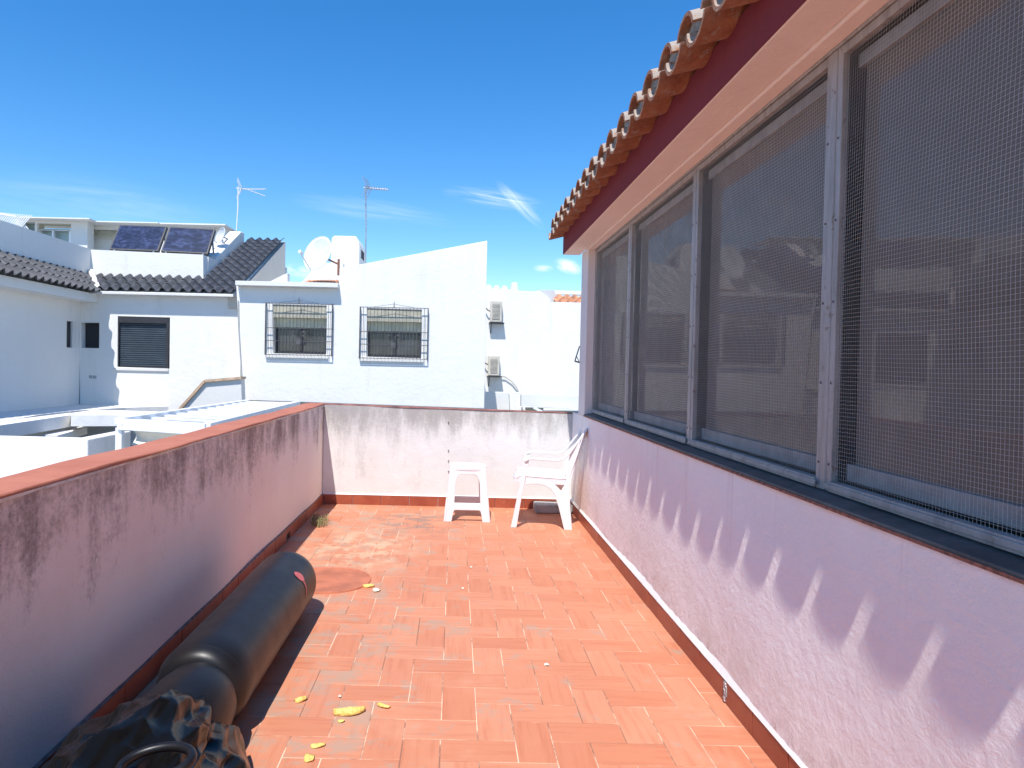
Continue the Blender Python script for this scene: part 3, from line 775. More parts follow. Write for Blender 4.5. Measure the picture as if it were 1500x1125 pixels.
def dish(c, nrm, rx, rz, label, pole_to, mount='grey_metal', roll=0, lnb=.42):
    """offset dish at c facing nrm"""
    r = empty('satellite_dish', c, label, 'satellite dish'); n = Vector(nrm).normalized()
    sx = Vector((0, 0, 1)).cross(n).normalized(); sz = n.cross(sx)
    sx, sz = sx * cos(roll) + sz * sin(roll), sz * cos(roll) - sx * sin(roll)
    mb = MB(); rings, seg = 7, 36; vs = [c - n * .07]
    for i in range(1, rings + 1):
        q = i / rings
        for j in range(seg):
            a = 2 * pi * j / seg; vs.append(c + sx * (rx * q * cos(a)) + sz * (rz * q * sin(a)) - n * (.07 * (1 - q * q)))
    fs = [(0, 1 + j, 1 + (j + 1) % seg) for j in range(seg)]
    for i in range(rings - 1):
        for j in range(seg):
            j2 = (j + 1) % seg; fs.append((1 + i * seg + j, 1 + (i + 1) * seg + j, 1 + (i + 1) * seg + j2, 1 + i * seg + j2))
    mb.add(vs, fs).build('reflector', 'dish', r, smooth=True, solid=.008)
    MB().tube([c + sx * (rx * cos(2 * pi * j / 36)) + sz * (rz * sin(2 * pi * j / 36)) for j in range(36)], .008, 6, closed=True).build('rim', 'dish', r, smooth=True)
    low = c - sz * rz * .98; tip = low + n * lnb + sz * rz * .45
    ar = MB(); ar.tube([c - sz * rz * .7 - n * .05, low, tip], .011, 6); ar.build('arm', 'grey_metal', r)
    MB().tube([tip + sz * .02 + n * .04, tip + sz * .02 - n * .05], [.035, .028], 10).build('receiver', 'dish', r, smooth=True)
    b = MB(); back = c - n * .08; b.tube([back, back - n * .12, Vector(pole_to)], .018, 8); b.tube([Vector(pole_to) + Vector((0, 0, .10)), Vector(pole_to) - Vector((0, 0, .22))], .024, 8)
    b.build('bracket', mount, r)
    return r
dish(at(465, 371, Y=13.35), (-.50, -1, .30), .315, .355, 'large pale round dish on rusty bracket before white chimney', at(496, 387, Y=13.5), 'rust', roll=-.25)
dish(at(322.5, 345, Y=15.3), (-.75, -1, .30), .15, .185, 'small tilted dish beside the solar collectors', at(326, 358, Y=15.6), 'grey_metal', roll=-.3, lnb=.25)

def yagi(base, top, boomdir, L, mat, label, n=9, el=.16, corner=True, fork=False):
    r = empty('tv_antenna', base, label, 'antenna'); d = Vector(boomdir).normalized(); up = Vector((0, 0, 1)); sd = d.cross(up).normalized()
    top = Vector(top); base = Vector(base); mid = (base + top) / 2 + Vector((.01, 0, 0))
    MB().tube([base, mid, top + Vector((0, 0, .05))], .016, 8).build('mast', mat, r)
    b = MB(); s = top - d * .05
    if fork:
        b.tube([s, s + d * L * .35], .014, 6); j = s + d * L * .35
        b.tube([j, j + d * L * .65 + up * .05], .011, 6); b.tube([j, j + d * L * .63 - up * .12], .011, 6)
    else: b.tube([s, s + d * L], .011, 6)
    b.build('boom', mat, r)
    e = MB()
    for i in range(n):
        q = s + d * (L * (.16 + .8 * i / (n - 1)))
        hl = el * (.55 - .025 * i)
        if fork: q1 = q + up * (.05 * i / n); e.tube([q1 - sd * hl, q1 + sd * hl], .005, 5)
        else:
            e.tube([q - sd * hl, q + sd * hl], .005, 5); e.tube([q - up * hl * .28, q + up * hl * .28], .007, 5)
    e.build('elements', mat, r)
    if corner:
        c = MB(); o = s + d * .12
        for sg in (1, -1):
            for k in range(6):
                q = o + (d * -.02 + up * sg * .045) * k * .9 + d * .02; c.tube([q - sd * .17, q + sd * .17], .004, 5)
            for w_ in (-.15, 0, .15): c.tube([o + sd * w_, o + sd * w_ + (d * -.02 + up * sg * .045) * 5], .005, 5)
        c.build('reflector', mat, r)
    return r
yagi(at(346.5, 338, Y=16.8), at(349, 276, Y=16.8), (1, .35, .0), .70, 'dish', 'white forked tv antenna on thin mast above the grey ridge', fork=True, el=.3)
yagi(at(535.5, 392, Y=15.7), at(535.5, 275, Y=15.7), (1, -.25, -.12), .60, 'grey_metal', 'dark tv antenna on tall mast behind white chimney', el=.32)

# D: far block behind
D = empty('apartment_block', at(120, 360, Y=22), 'far white flat roofed block with louvred windows behind the solar collectors', 'building')
D.location.z = -3.3
def R2(mb, Y, u0, v0, u1, v1, d=.3):
    a = at(u0, v0, Y=Y); b = at(u1, v1, Y=Y); return mb.box(min(a.x, b.x), max(a.x, b.x), Y, Y + d, min(a.z, b.z), max(a.z, b.z))
MB().plate([(23, 320), (128, 323), (128, 420), (23, 420)], [[(32, 325), (51, 325.5), (51, 338), (32, 337)], [(54, 327), (104, 328), (104, 362), (54, 362)]], mpY(22), (0, .4, 0)).build('wall', 'white2', D)
MB().plate([(128, 325), (330, 334), (330, 430), (128, 430)], [[(127 + 2, 336), (171, 337), (171, 400), (129, 400)]], mpY(22.6), (0, .4, 0)).build('rear_wall', 'white2', D)
a = MB(); R2(a, 21.6, 22, 317, 131, 321, 1.6); R2(a, 22.0, 137, 323.5, 232, 327, 1.6); R2(a, 22.1, 232, 326, 330, 330, 1.6); a.build('roof_slab', 'white', D)
MB().box(at(23, 380, Y=22).x, at(330, 380, Y=22).x, 23.4, 30, -3.3, at(200, 345, Y=23).z).build('body', 'white2', D)
wd = MB(); R2(wd, 22.3, 30, 323, 52, 340, .05); wd = wd.build('window', 'green_glass', D)
wd = MB(); R2(wd, 22.1, 54, 336, 106, 338, .1); R2(wd, 22.1, 101, 336, 106, 362, .1); R2(wd, 22.1, 76, 338, 78, 362, .1); wd = wd.build('window', 'white_metal', D)
g = MB(); R2(g, 22.3, 53, 335, 105, 364, .05); g.build('pane', 'green_glass', wd)
g = MB()
for i in range(5): R2(g, 22.1 + .02 * (i % 2), 55, 328 + i * 1.7, 103, 328 + i * 1.7 + 1.1, .1)
g.build('louvre', 'shutter_beige', wd)
wd = MB(); R2(wd, 22.85, 128, 334, 172, 402, .05); wd = wd.build('door', 'white2', D)
g = MB()
for i in range(6): R2(g, 22.68, 131, 338 + i * 1.9, 169, 338 + i * 1.9 + 1.1, .08)
g.build('louvre', 'shutter_beige', wd)
# lattice balustrade far left
Lt = empty('lattice_railing', at(10, 335, Y=19), 'white lattice railing at roof level above the long white parapet', 'railing')
g = MB(); a = at(-60, 335, Y=19); b = at(23, 333, Y=19); tz = at(0, 309, Y=19).z
for i in range(26):
    x = a.x + (b.x - a.x) * i / 25
    g.bar((x, 19, a.z - .1), (x + .45, 19, tz - .1 * i / 25), .02, .02); g.bar((x, 19.03, tz - .1 * i / 25), (x + .45, 19.03, a.z - .1), .02, .02)
g.bar((a.x, 19.01, tz + .1), (b.x, 19.01, tz - .14), .05, .05); g.build('lattice', 'white_metal', Lt)
MB().box(a.x, b.x, 19.2, 19.4, -3.3, a.z + .02).build('base_wall', 'white2', Lt)

# ------------------------------------------------------------------ neighbour's lower roofs, stairs and pergola
lr = empty('low_roof', (-5.5, 10.5, -3.3), 'white low roof slabs with dark light well between them', 'roof')
def slab(mb, pts, Z, th):
    P = [at(u, v, Z=Z) for u, v in pts]; return mb.prism(P, (0, 0, -th))
fl = MB(); slab(fl, [(-120, 626), (-60, 600), (117, 590.5), (352, 584), (352, 592), (185, 597), (116, 601), (60, 607), (0, 618)], .50, .12); fl.build('floor_slab', 'white_old', lr)
bm_ = MB(); slab(bm_, [(-60, 628), (32, 613), (104, 604.5), (104, 608), (0, 623), (-60, 636)], .62, .16); bm_.build('beam', 'white_old', lr)
b2 = MB(); slab(b2, [(104, 605), (140, 600), (236, 603), (262, 610), (172, 608), (104, 608)], .64, .15); b2.build('slab', 'white', lr)
b3 = MB(); slab(b3, [(62, 637), (118, 624.5), (128, 625.5), (84, 638)], .42, .10); b3.build('cross_beam', 'white2', lr)
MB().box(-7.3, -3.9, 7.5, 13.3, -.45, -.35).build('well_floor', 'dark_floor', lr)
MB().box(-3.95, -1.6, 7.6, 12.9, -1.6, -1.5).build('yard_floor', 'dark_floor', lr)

np_ = empty('low_parapet', (-4.5, 7.3, -3.3), 'rough white low parapet with grey return end just past red coping', 'wall')
c = at(129, 643.5, Z=.55); 
MB().prism([(c.x, c.y, .55), (c.x - 3.2, c.y - .12, .57), (c.x - 3.2, c.y + .04, .57), (c.x - .16, c.y + .16, .55), (c.x - .16, c.y + .95, .55), (c.x, c.y + .95, .55)], (0, 0, -3.8)).build('wall', 'white_old', np_, bevel=.012)
MB().box(c.x - 3.2, c.x, 5.6, c.y + .01, -3.3, -.30).build('lower_roof', 'white_old', np_)

pg = empty('pergola', (-3.3, 7.6, -1.5), 'white metal pergola frame with rows of slats beyond the red coping', 'pergola')
ZP = .70
a = at(174, 621, Z=ZP); b = at(302, 629, Z=ZP); c_ = at(362, 588.5, Z=ZP); d_ = at(436, 590.5, Z=ZP)
r_ = MB(); r_.bar(a, b, .05, .12); r_.build('front_rail', 'white_metal', pg, bevel=.004)
MB().bar(a + Vector((0, 0, .03)), c_, .09, .07).build('side_rail', 'white_metal', pg, bevel=.004)
MB().bar(b + Vector((0, 0, .03)), d_, .09, .07).build('side_rail', 'white_metal', pg, bevel=.004)
MB().bar(a + Vector((.0, .03, -.04)), a + Vector((0, .03, -2.2)), .07, .07).build('post', 'white_metal', pg, bevel=.004)
for i in range(1, 13):
    f = i / 12.5; p = a.lerp(c_, f); q = b.lerp(d_, f)
    MB().bar(p + Vector((.03, 0, .01)), q + Vector((-.03, 0, .01)), .13, .02).build('slat', 'white_metal', pg)
a2, b2 = a.lerp(c_, .16), b.lerp(d_, .16)
MB().hexa([a2 + Vector((.05, .08, -.06)), b2 + Vector((-.05, .08, -.06)), d_ + Vector((-.05, 0, -.06)), c_ + Vector((.05, 0, -.06)), a2 + Vector((.05, .08, -.05)), b2 + Vector((-.05, .08, -.05)), d_ + Vector((-.05, 0, -.05)), c_ + Vector((.05, 0, -.05))]).build('roof_sheet', 'dull_sheet', pg)  # added sheet, greys the gaps between slats in place of shade
bt = MB()
for (u, v) in ((183, 622), (230, 625), (272, 629), (281, 629)):
    p = at(u, v, Y=a.y + .0); bt.tube([p + Vector((0, -.05, 0)), p + Vector((0, -.03, 0))], .012, 8)
bt.build('bolts', 'grey_metal', pg)
aw = MB(); vs = []
for i in range(17):
    f = i / 16; p = (a + Vector((.08, .12, -.07))).lerp(b + Vector((.25, .12, -.05)), f); sg = .16 + .08 * sin(pi * f) ** .6
    for j in range(7):
        g_ = j / 6; vs.append(p + Vector((0, .10 * sin(pi * g_) + .02 * sin(7 * f + 3 * g_), -sg * g_ - .012 * sin(9 * f))))
aw.add(vs, [(7 * i + j, 7 * i + 7 + j, 7 * i + 8 + j, 7 * i + j + 1) for i in range(16) for j in range(6)])
tag(aw.build('awning', 'cream_cloth', smooth=True, solid=.006), 'sagging cream canvas awning hanging under the white pergola rail', 'awning')

st = empty('stair_wall', at(300, 590, Y=12.4), 'white stair side wall topped with sloping ochre tile edging', 'wall')
o_ = [(252, 640), (240, 612), (262, 600), (299, 559), (353, 554.5), (356, 640)]
MB().plate(o_, [], mpY(12.4), (0, .22, 0)).build('wall', 'white2', st)
cap = MB(); pts = [at(u, v, Y=12.38) for u, v in ((240, 612), (262, 601), (300, 558), (354, 553.5))]
for p, q in zip(pts[:-1], pts[1:]): cap.bar(p + Vector((0, .12, 0)), q + Vector((0, .12, 0)), .30, .045)
cap.build('edging', 'ochre', st)

# ------------------------------------------------------------------ B: middle house
YB_ = 13.0
B = empty('house', (-1.5, 14, -3.3), 'white house with slanting top and two barred windows straight ahead', 'house')
wins = [[(400, 446), (478.5, 448), (477.5, 519.5), (400, 517.5)], [(537.5, 451.5), (618, 454), (616.5, 525), (537.5, 522.5)]]
MB().plate([(345.5, 412), (497, 415.5), (497.3, 393), (714, 352.5), (709.3, 598.5), (356, 586)], wins, mpY(YB_), (0, .32, 0)).build('front_wall', 'white', B, bevel=.008)
zl = at(420, 425, Y=YB_).z
MB().box(at(352, 0, Y=YB_).x + .05, at(497, 0, Y=YB_).x, YB_ + .32, 19, -3.3, zl).build('left_body', 'white', B)
p0 = at(497, 396, Y=YB_); p1 = at(709, 356, Y=YB_)
MB().prism([(p0.x, YB_ + .32, -3.3), (p1.x, YB_ + .32, -3.3), (p1.x, YB_ + .32, p1.z - .05), (p0.x, YB_ + .32, p0.z - .05)], (0, 1.0, 0)).build('right_body', 'white', B)
MB().box(p0.x, p1.x - .02, YB_ + 1.32, 19, -3.3, p0.z - .6).build('rear_body', 'white', B)
# overhanging lip on the left part
a, b = at(344.5, 411, Y=YB_ - .17), at(495, 414.5, Y=YB_ - .17)
MB().hexa([a + Vector((0, 0, -.085)), b + Vector((0, 0, -.085)), b + Vector((0, .168, -.085)), a + Vector((0, .168, -.085)), a, b, b + Vector((0, .168, 0)), a + Vector((0, .168, 0))]).build('roof_lip', 'white2', B, bevel=.006)
# windows and their grilles
wroot = None
for k, wv in enumerate(wins):
    P = [at(u, v, Y=YB_) for u, v in wv]; x0, x1 = P[0].x, P[1].x; z1, z0 = (P[0].z + P[1].z) / 2, (P[2].z + P[3].z) / 2
    fr = MB()
    for a, b in ((x0 - .02, x0 + .05), (x1 - .05, x1 + .02)): fr.box(a, b, YB_ + .16, YB_ + .22, z0 - .03, z1 + .03)
    fr.box(x0, x1, YB_ + .155, YB_ + .22, z0 - .03, z0 + .05); xm = (x0 + x1) / 2; fr.box(xm - .03, xm + .03, YB_ + .158, YB_ + .22, z0, z0 + .5)
    wo = fr.build('window', 'dark_metal', B); wo['label'] = ['window in shade strip half, left of its twin', 'barred window with white stools behind glass'][k]
    if k == 0: wo['label'] = 'barred window under the roof lip'
    else: wo['label'] = 'barred window under the slanting wall top'
    MB().box(x0, x1, YB_ + .20, YB_ + .215, z0, z1 - .45 * (z1 - z0)).build('pane', 'dark_glass', wo)
    zs = z1 - .45 * (z1 - z0)
    sh = MB(); n_ = 11
    for i in range(n_):
        a = zs + (z1 - .22 - zs) * i / n_; h_ = (z1 - .22 - zs) / n_; sh.prism([(x0, YB_ + .15, a), (x0, YB_ + .138, a + h_ * .3), (x0, YB_ + .138, a + h_ * .7), (x0, YB_ + .15, a + h_)], (x1 - x0, 0, 0))
    sh.build('shutter', 'shutter_beige', wo)
    MB().box(x0 + .002, x1 - .002, YB_ + .02, YB_ + .15, z1 - .24, z1 - .002).build('blind_box', 'taupe', wo)
    MB().box(x0 - .1, x1 + .05, YB_ - .035, YB_ + .16, z0 - .08, z0 - .005).build('sill', 'white2', wo, bevel=.005)
    # projecting grille
    gx0, gx1 = x0 - .12, x1 + .12; gy = YB_ - .075; gz0, gz1 = z0 - .02, z1 + .02
    gr = MB()
    nb = 20
    for i in range(nb):
        x = gx0 + (gx1 - gx0) * i / (nb - 1); big = i in (0, nb - 1); gr.tube([(x, gy, gz0), (x, gy, gz1)], .008 if big else .0048, 5)
    for z in (gz0, gz1, gz0 + (gz1 - gz0) * .27, gz0 + (gz1 - gz0) * .52):
        gr.bar((gx0, gy, z), (gx1, gy, z), .010, .012)
        for x in (gx0, gx1): gr.bar((x, gy, z), (x, YB_ + .01, z), .012, .02)
    for x in (gx0, gx1):
        for q in (.33, .66): y_ = gy + .075 * q; gr.tube([(x, y_, gz0), (x, y_, gz1)], .006, 5)
    xm = (gx0 + gx1) / 2       # centre medallion and low arch with finial on top
    zc = gz0 + (gz1 - gz0) * .26
    gr.box(xm - .045, xm + .045, gy - .012, gy + .012, zc - .05, zc + .05)
    for rr in (.05, .035):
        for sgn in (1, -1):
            gr.tube([(xm + sgn * (.045 + rr * (1 - cos(t_))), gy, zc + .15 + rr * sin(t_)) for t_ in [pi * 1.6 * i / 10 for i in range(11)]], .005, 5)
    for sgn in (1, -1): gr.tube([(xm, gy, gz1 + .07), (xm + sgn * .15, gy, gz1 + .045), (xm + sgn * .38, gy, gz1 + .01)], .0032, 4)
    gr.tube([(xm, gy, gz1), (xm, gy, gz1 + .12)], [.012, .004], 6)
    gr.build('grille', 'grille', wo)
# stack behind dish + chimney
ch = MB(); c0 = at(484, 345, Y=14.5); x0 = c0.x; x1 = at(527, 345, Y=14.5).x; zt_ = c0.z
prof = [(x0 + .02, zt_ - .17), (x0 + .03, zt_ - .05), (x0 + .08, zt_), (x1 - .08, zt_), (x1 - .02, zt_ - .12), (x1, zt_ - .2), (x1, 2.2), (x0, 2.2)]
chm = empty('chimney', (x0, 14.5, 2.3), 'white rendered chimney with rounded top behind the large dish', 'chimney')
ch = MB(); ch.prism([(x, 14.5, z) for x, z in prof], (0, .95, 0)); ch.build('stack', 'white', chm, bevel=.02)
MB().box(x1 - .02, x1 + .006, 14.75, 15.2, zt_ - .42, zt_ - .24).build('flue_opening', 'dark_void', chm)
rb = MB(); rb.plate([(436, 420), (455, 399), (458, 385), (502, 385), (502, 420)], [], mpY(14.2), (0, .25, 0)); rb.build('shoulder_wall', 'white', chm)
mb = MB()
for i in range(9): 
    p = at(448 + i * 5, 414, Y=13.7); mb.tube([p + Vector((0, 0, -.03)), p + Vector((.02, .3, .05))], .05, 7)
mb.build('ridge_tiles', 'terracotta2', B, smooth=True)
MB().plate([(390, 415), (416, 402), (421, 400), (421, 420), (390, 420)], [], mpY(14.6), (0, .2, 0)).build('rear_kerb', 'white2', B)

# ------------------------------------------------------------------ C: house to the right, behind
YC = 16.0
C = empty('house', (1.5, 16, -3.3), 'plain white house with scalloped parapet and two cream air units', 'house')
sc = [(705, 430)]
for i in range(3):
    cxp = 716 + i * 11.5
    for j in range(7): a = pi - pi * j / 6; sc.append((cxp + 5 * cos(a), 423 - 6 * sin(a) + i * .6))
sc += [(749, 424), (749.5, 414), (757.5, 413.5), (759, 426)]
MB().plate(sc + [(793, 427.5), (806, 438), (811.5, 482), (829, 485), (837, 540), (842, 585), (846, 640), (705, 640)], [], mpY(YC), (0, .3, 0)).build('wall', 'white', C, bevel=.01)
base = at(800, 430, Y=16.9)
def mpC(u, v):
    d = RIGHT * ((u - CX) / F) + DOWN * ((v - CY) / F) + FWD; n = Vector((.75, -.66, 0)); t = (base - EYE).dot(n) / d.dot(n); return EYE + d * t
MB().plate([(792, 425), (812, 425), (820, 449), (862, 452), (862, 640), (792, 640)], [], mpC, (-.1, .2, 0)).build('side_wall', 'white2', C)
MB().box(.6, 3.0, 16.3, 22, -3.3, 3.0).build('body', 'white', C)
e0 = at(821, 449.5, Y=16.8)
tile_field(MB(), e0, (1, .0, -.02), (-.25, .8, .42), .2, .26, 6, 3, lambda r: (0, 6), amp=.06).build('roof', 'terracotta2', C, smooth=True, solid=.01)
MB().plate([(793, 424.5), (870, 427), (870, 432), (800, 430)], [], mpY(18), (0, .3, 0)).build('roof_wall', 'white', C)
# lower walls in front
lw = empty('yard_wall', at(790, 600, Y=14.2), 'low stepped white yard wall below the plain house', 'wall')
a = MB(); R2(a, 14.2, 764, 578, 870, 597.5, .25); a.build('wall', 'white2', lw)
a = MB(); R2(a, 15.2, 700, 574, 765, 640, .3); a.build('rear_wall', 'white2', lw)
MB().plate([(746, 577), (763, 579), (766, 600), (790, 612), (748, 612)], [], mpY(14.6), (0, .2, 0)).build('kerb', 'white', lw)
a = MB(); R2(a, 14.4, 770, 597, 870, 640, .1); a.build('dark_gap', 'taupe', lw)  # solid panel, its dark colour stands in for the shade of a gap
p = MB(); p.bar(at(782, 597, Y=14.0), at(800, 606, Y=14.0), .1, .05); p.bar(at(796, 599.5, Y=14.1), at(848, 600, Y=14.1), .08, .04); p.build('rail', 'white_metal', lw)
# air conditioning units
def ac(u0, v0, u1, v1, lab):
    a = at(u0, v0, Y=YC - .17); b = at(u1, v1, Y=YC - .17); r = empty('air_conditioner', (a.x, YC - .1, b.z), lab, 'air conditioner', 'air conditioning units on the plain white house')
    MB().box(a.x, b.x, YC - .17, YC - .04, b.z, a.z).build('casing', 'ac', r, bevel=.012)
    g = MB(); ww = b.x - a.x; n_ = 12; zz0, zz1 = b.z + .06, a.z - .07
    g.box(a.x + .05, b.x - .05, YC - .176, YC - .171, zz0, zz1)
    g.build('grille', 'acg', r)
    g = MB()
    for i in range(n_): z = zz0 + (zz1 - zz0) * (i + .5) / n_; g.bar((a.x + .05, YC - .179, z), (b.x - .05, YC - .179, z), .008, .012)
    g.build('louvre', 'ac', r)
    g = MB(); g.box(a.x - .02, b.x + .06, YC - .19, YC, b.z - .035, b.z - .008); g.bar((a.x + .03, YC - .17, b.z - .03), (a.x + .03, YC, b.z - .25), .02, .02); g.build('bracket', 'dark_metal', r)
    MB().tube([(a.x + .01, YC - .1, b.z + .25), (a.x - .06, YC - .1, b.z + .28), (a.x - .12, YC - .08, b.z + .36), (a.x - .13, YC - .05, b.z + .45)], .014, 6).build('pipe', 'dark_metal', r, smooth=True)
ac(718.5, 440.5, 735, 472, 'upper cream air conditioner high on plain white wall')
ac(715.5, 521, 731.5, 550.5, 'lower greyer air conditioner with cable running from it')
tag(MB().tube([at(u, v, Y=YC - .05) for u, v in ((731, 551), (740, 552), (750, 559), (757, 568), (761, 578), (762.5, 590), (763, 603))], .014, 6).build('cable', 'cable', smooth=True), 'grey cable curving down from lower air conditioner', 'cable')
bk = empty('wall_bracket', (XR - .02, 6.45, 1.5), 'small dark folded metal arm at end of the pink house', 'bracket')
bp = [at(u, v, Y=6.53) for u, v in ((849, 507), (845, 518), (842, 529), (849, 531))]
MB().tube([bp[0], bp[2]], .006, 6).build('arm', 'dark_metal', bk); MB().tube([bp[2], bp[3]], .008, 6).build('foot', 'dark_metal', bk); MB().tube([bp[1] + Vector((0, 0, -.03)), bp[3]], .004, 6).build('stay', 'dark_metal', bk)

# ------------------------------------------------------------------ plastic stool
def stool():
    YS = 6.10
    c = at(684, 765, Z=0); cx = c.x; y0 = c.y
    h = .49; bw, tw = .405, .325; bd, td = .36, .28
    cy = y0 + bd / 2
    r = empty('stool', (cx, cy, 0), 'white plastic stool with open arched sides against the cream wall', 'stool')
    # four side panels, each a trapezoid with an arched window and an open arch under the rail
    def side(mb, ax, sgn, wb, wt, off_b, off_t):
        def mp(u, v):       # u -1..1 across, v 0..h
            f = v / h; hw = (wb + (wt - wb) * f) / 2; off = (off_b + (off_t - off_b) * f)
            if v < .02: hw += .008 * (1 - v / .02)
            p = Vector((0, 0, v)); p[ax] = u * hw; p[1 - ax] = sgn * off; return p + Vector((cx, cy, 0))
        lw = .30
        outer = [(-1, 0), (-.66, 0), (-.655, .06), (-.62, .095), (-.56, .105), (.56, .105), (.62, .095), (.655, .06), (.66, 0), (1, 0), (1, .45), (.97, .475), (.9, h - .008), (-.9, h - .008), (-.97, .475), (-1, .45)]
        hole = [(-.62, .17), (.62, .17), (.62, .34), (.58, .38), (.50, .41), (.38, .425), (-.38, .425), (-.50, .41), (-.58, .38), (-.62, .34)]
        th = Vector((0, 0, 0)); th[1 - ax] = -sgn * .010
        mb.plate(outer, [hole], mp, th)
    mb = MB()
    side(mb, 0, -1, bw, tw, bd / 2, td / 2); side(mb, 0, 1, bw, tw, bd / 2, td / 2)
    side(mb, 1, -1, bd - .003, td - .003, bw / 2, tw / 2); side(mb, 1, 1, bd - .003, td - .003, bw / 2, tw / 2)
    mb.build('legs', 'plastic_white', r, bevel=.004)
    # seat: rounded square slab with shallow dish and lip
    s = MB(); seg = 40; rings = [(.93, h - .035), (1.0, h - .03), (1.012, h - .015), (.985, h), (.90, h + .003), (.60, h - .002), (.2, h - .003)]
    vs = []
    for q, z in rings:
        for j in range(seg):
            a = 2 * pi * j / seg; e = 5.0
            rx = (abs(cos(a)) ** e + abs(sin(a)) ** e) ** (-1 / e)
            vs.append((cx + cos(a) * rx * (tw / 2 + .006) * q, cy + sin(a) * rx * (td / 2 + .006) * q, z))
    fs = [(i * seg + j, i * seg + (j + 1) % seg, (i + 1) * seg + (j + 1) % seg, (i + 1) * seg + j) for i in range(len(rings) - 1) for j in range(seg)]
    fs.append(tuple(range((len(rings) - 1) * seg, len(rings) * seg)))
    s.add(vs, fs).build('seat', 'plastic_white', r, smooth=True)
stool()

# ------------------------------------------------------------------ monobloc armchair
def chair():
    YN, YFr = 5.92, 6.47; ym = (YN + YFr) / 2
    def q(u, v, Y=YN): p = at(630 + u / 6.25, 620 + v / 6.25, Y=Y); return (p.x, p.z)
    r = empty('armchair', (.8, ym, 0), 'white plastic armchair in the corner, its back leaning on the pink wall', 'chair')
    zfix = -q(780, 978)[1]
    def mpn(Y, sp=0):
        return lambda x, z: Vector((x, Y - sp * (1 - min(1, z / .45)), z + zfix * max(0, 1 - z / .5)))
    for Y, sg in ((YN, 1), (YFr, -1)):
        sp = .02 * sg
        # front leg
        fl = [q(*p) for p in ((752, 978), (806, 978), (852, 700), (922, 345), (905, 326), (868, 336), (838, 560))]
        MB().plate(fl, [], mpn(Y, sp), (0, .030 * sg, 0)).build('leg', 'plastic_white', r, bevel=.006)
        # rear leg with the arch that joins it to the front leg
        rl = [q(*p) for p in ((1243, 992), (1316, 992), (1300, 800), (1290, 560), (1262, 545), (1215, 628), (1160, 570), (1105, 540), (1000, 520), (905, 510), (880, 575), (905, 572), (985, 566), (1060, 578), (1120, 610), (1158, 670), (1195, 790))]
        MB().plate(rl, [], mpn(Y + .006 * sg, sp), (0, .028 * sg, 0)).build('leg', 'plastic_white', r, bevel=.005)
        # armrest sweeping up into the back edge
        path = [q(*p) for p in ((878, 345), (905, 326), (960, 320), (1080, 328), (1180, 335), (1235, 318), (1285, 275), (1330, 215), (1400, 125), (1452, 55))]
        vs = []; wd_ = [.045, .055, .060, .060, .058, .052, .046, .040, .036, .030]
        ins = [0, 0, 0, 0, 0, .008, .02, .035, .06, .105]
        for (x, z), w_, i_ in zip(path, wd_, ins):
            y = Y + i_ * sg
            vs += [(x, y - w_ / 2 * sg + .012 * sg, z), (x, y + w_ / 2 * sg + .012 * sg, z), (x + .010, y + w_ / 2 * sg + .012 * sg, z - .016), (x + .010, y - w_ / 2 * sg + .012 * sg, z - .016)]
        fs = [(4 * i + k, 4 * i + 4 + k, 4 * i + 4 + (k + 1) % 4, 4 * i + (k + 1) % 4) for i in range(len(path) - 1) for k in range(4)] + [(0, 1, 2, 3), tuple(4 * len(path) - 4 + k for k in (3, 2, 1, 0))]
        MB().add(vs, fs).build('armrest', 'plastic_white', r, smooth=True, bevel=.004)
        # side rear web going from seat to the back
        wb = [q(*p) for p in ((1252, 560), (1300, 560), (1345, 380), (1395, 150), (1370, 165), (1300, 280), (1262, 430))]
        MB().plate(wb, [], lambda x, z: Vector((x, Y + (.02 + .08 * max(0, z - .45)) * sg, z)), (0, .012 * sg, 0)).build('side_web', 'plastic_white', r, bevel=.003)
    # seat pan
    xs0, z0 = q(768, 515); xs1, z1 = q(1262, 548)
    s = MB(); nu, nv = 12, 10; top = []
    for i in range(nu + 1):
        f = i / nu; x = xs0 + (xs1 - xs0) * f
        for j in range(nv + 1):
            g = j / nv; y = YN + .004 + (YFr - YN - .008) * g
            e = abs(2 * g - 1); z = z0 + .012 + (z1 - z0) * f + .022 * e ** 3 - .018 * (1 - e ** 2) * sin(pi * min(1, f * 1.05)) 
            if f < .12: z -= .030 * (1 - f / .12) ** 2
            xx = x + (.035 * e ** 4 if f < .3 else 0) * (1 - f / .3 if f < .3 else 0)
            top.append((xx, y, z))
    fs = [(i * (nv + 1) + j, i * (nv + 1) + j + 1, (i + 1) * (nv + 1) + j + 1, (i + 1) * (nv + 1) + j) for i in range(nu) for j in range(nv)]
    s.add(top, fs); s.build('seat', 'plastic_white', r, smooth=True, solid=.008)
    ap = MB()   # apron under the seat edges
    for Y in (YN + .006, YFr - .012): ap.hexa([(xs0 + .02, Y, z0 - .03), (xs1, Y, z1 - .02), (xs1, Y + .006, z1 - .02), (xs0 + .02, Y + .006, z0 - .03), (xs0 + .02, Y, z0 + .03), (xs1, Y, z1 + .03), (xs1, Y + .006, z1 + .03), (xs0 + .02, Y + .006, z0 + .03)])
    ap.build('apron', 'plastic_white', r, bevel=.002)
    # back: curved shell with slots, rounded top
    bx0, bz0 = q(1275, 560); bx1, bz1 = q(1455, 45)
    def bp_(g, v):
        e = 2 * g - 1; hw = (YFr - YN) / 2 * (.93 - .30 * max(0, v - .35) ** 1.3)
        zt = v * (1 - .10 * abs(e) ** 3 * (v > .5))
        return Vector((bx0 + (bx1 - bx0) * (zt ** .92) - .0 - .035 * abs(e) ** 2 + .02, ym + e * hw, bz0 + (bz1 - bz0) * zt))
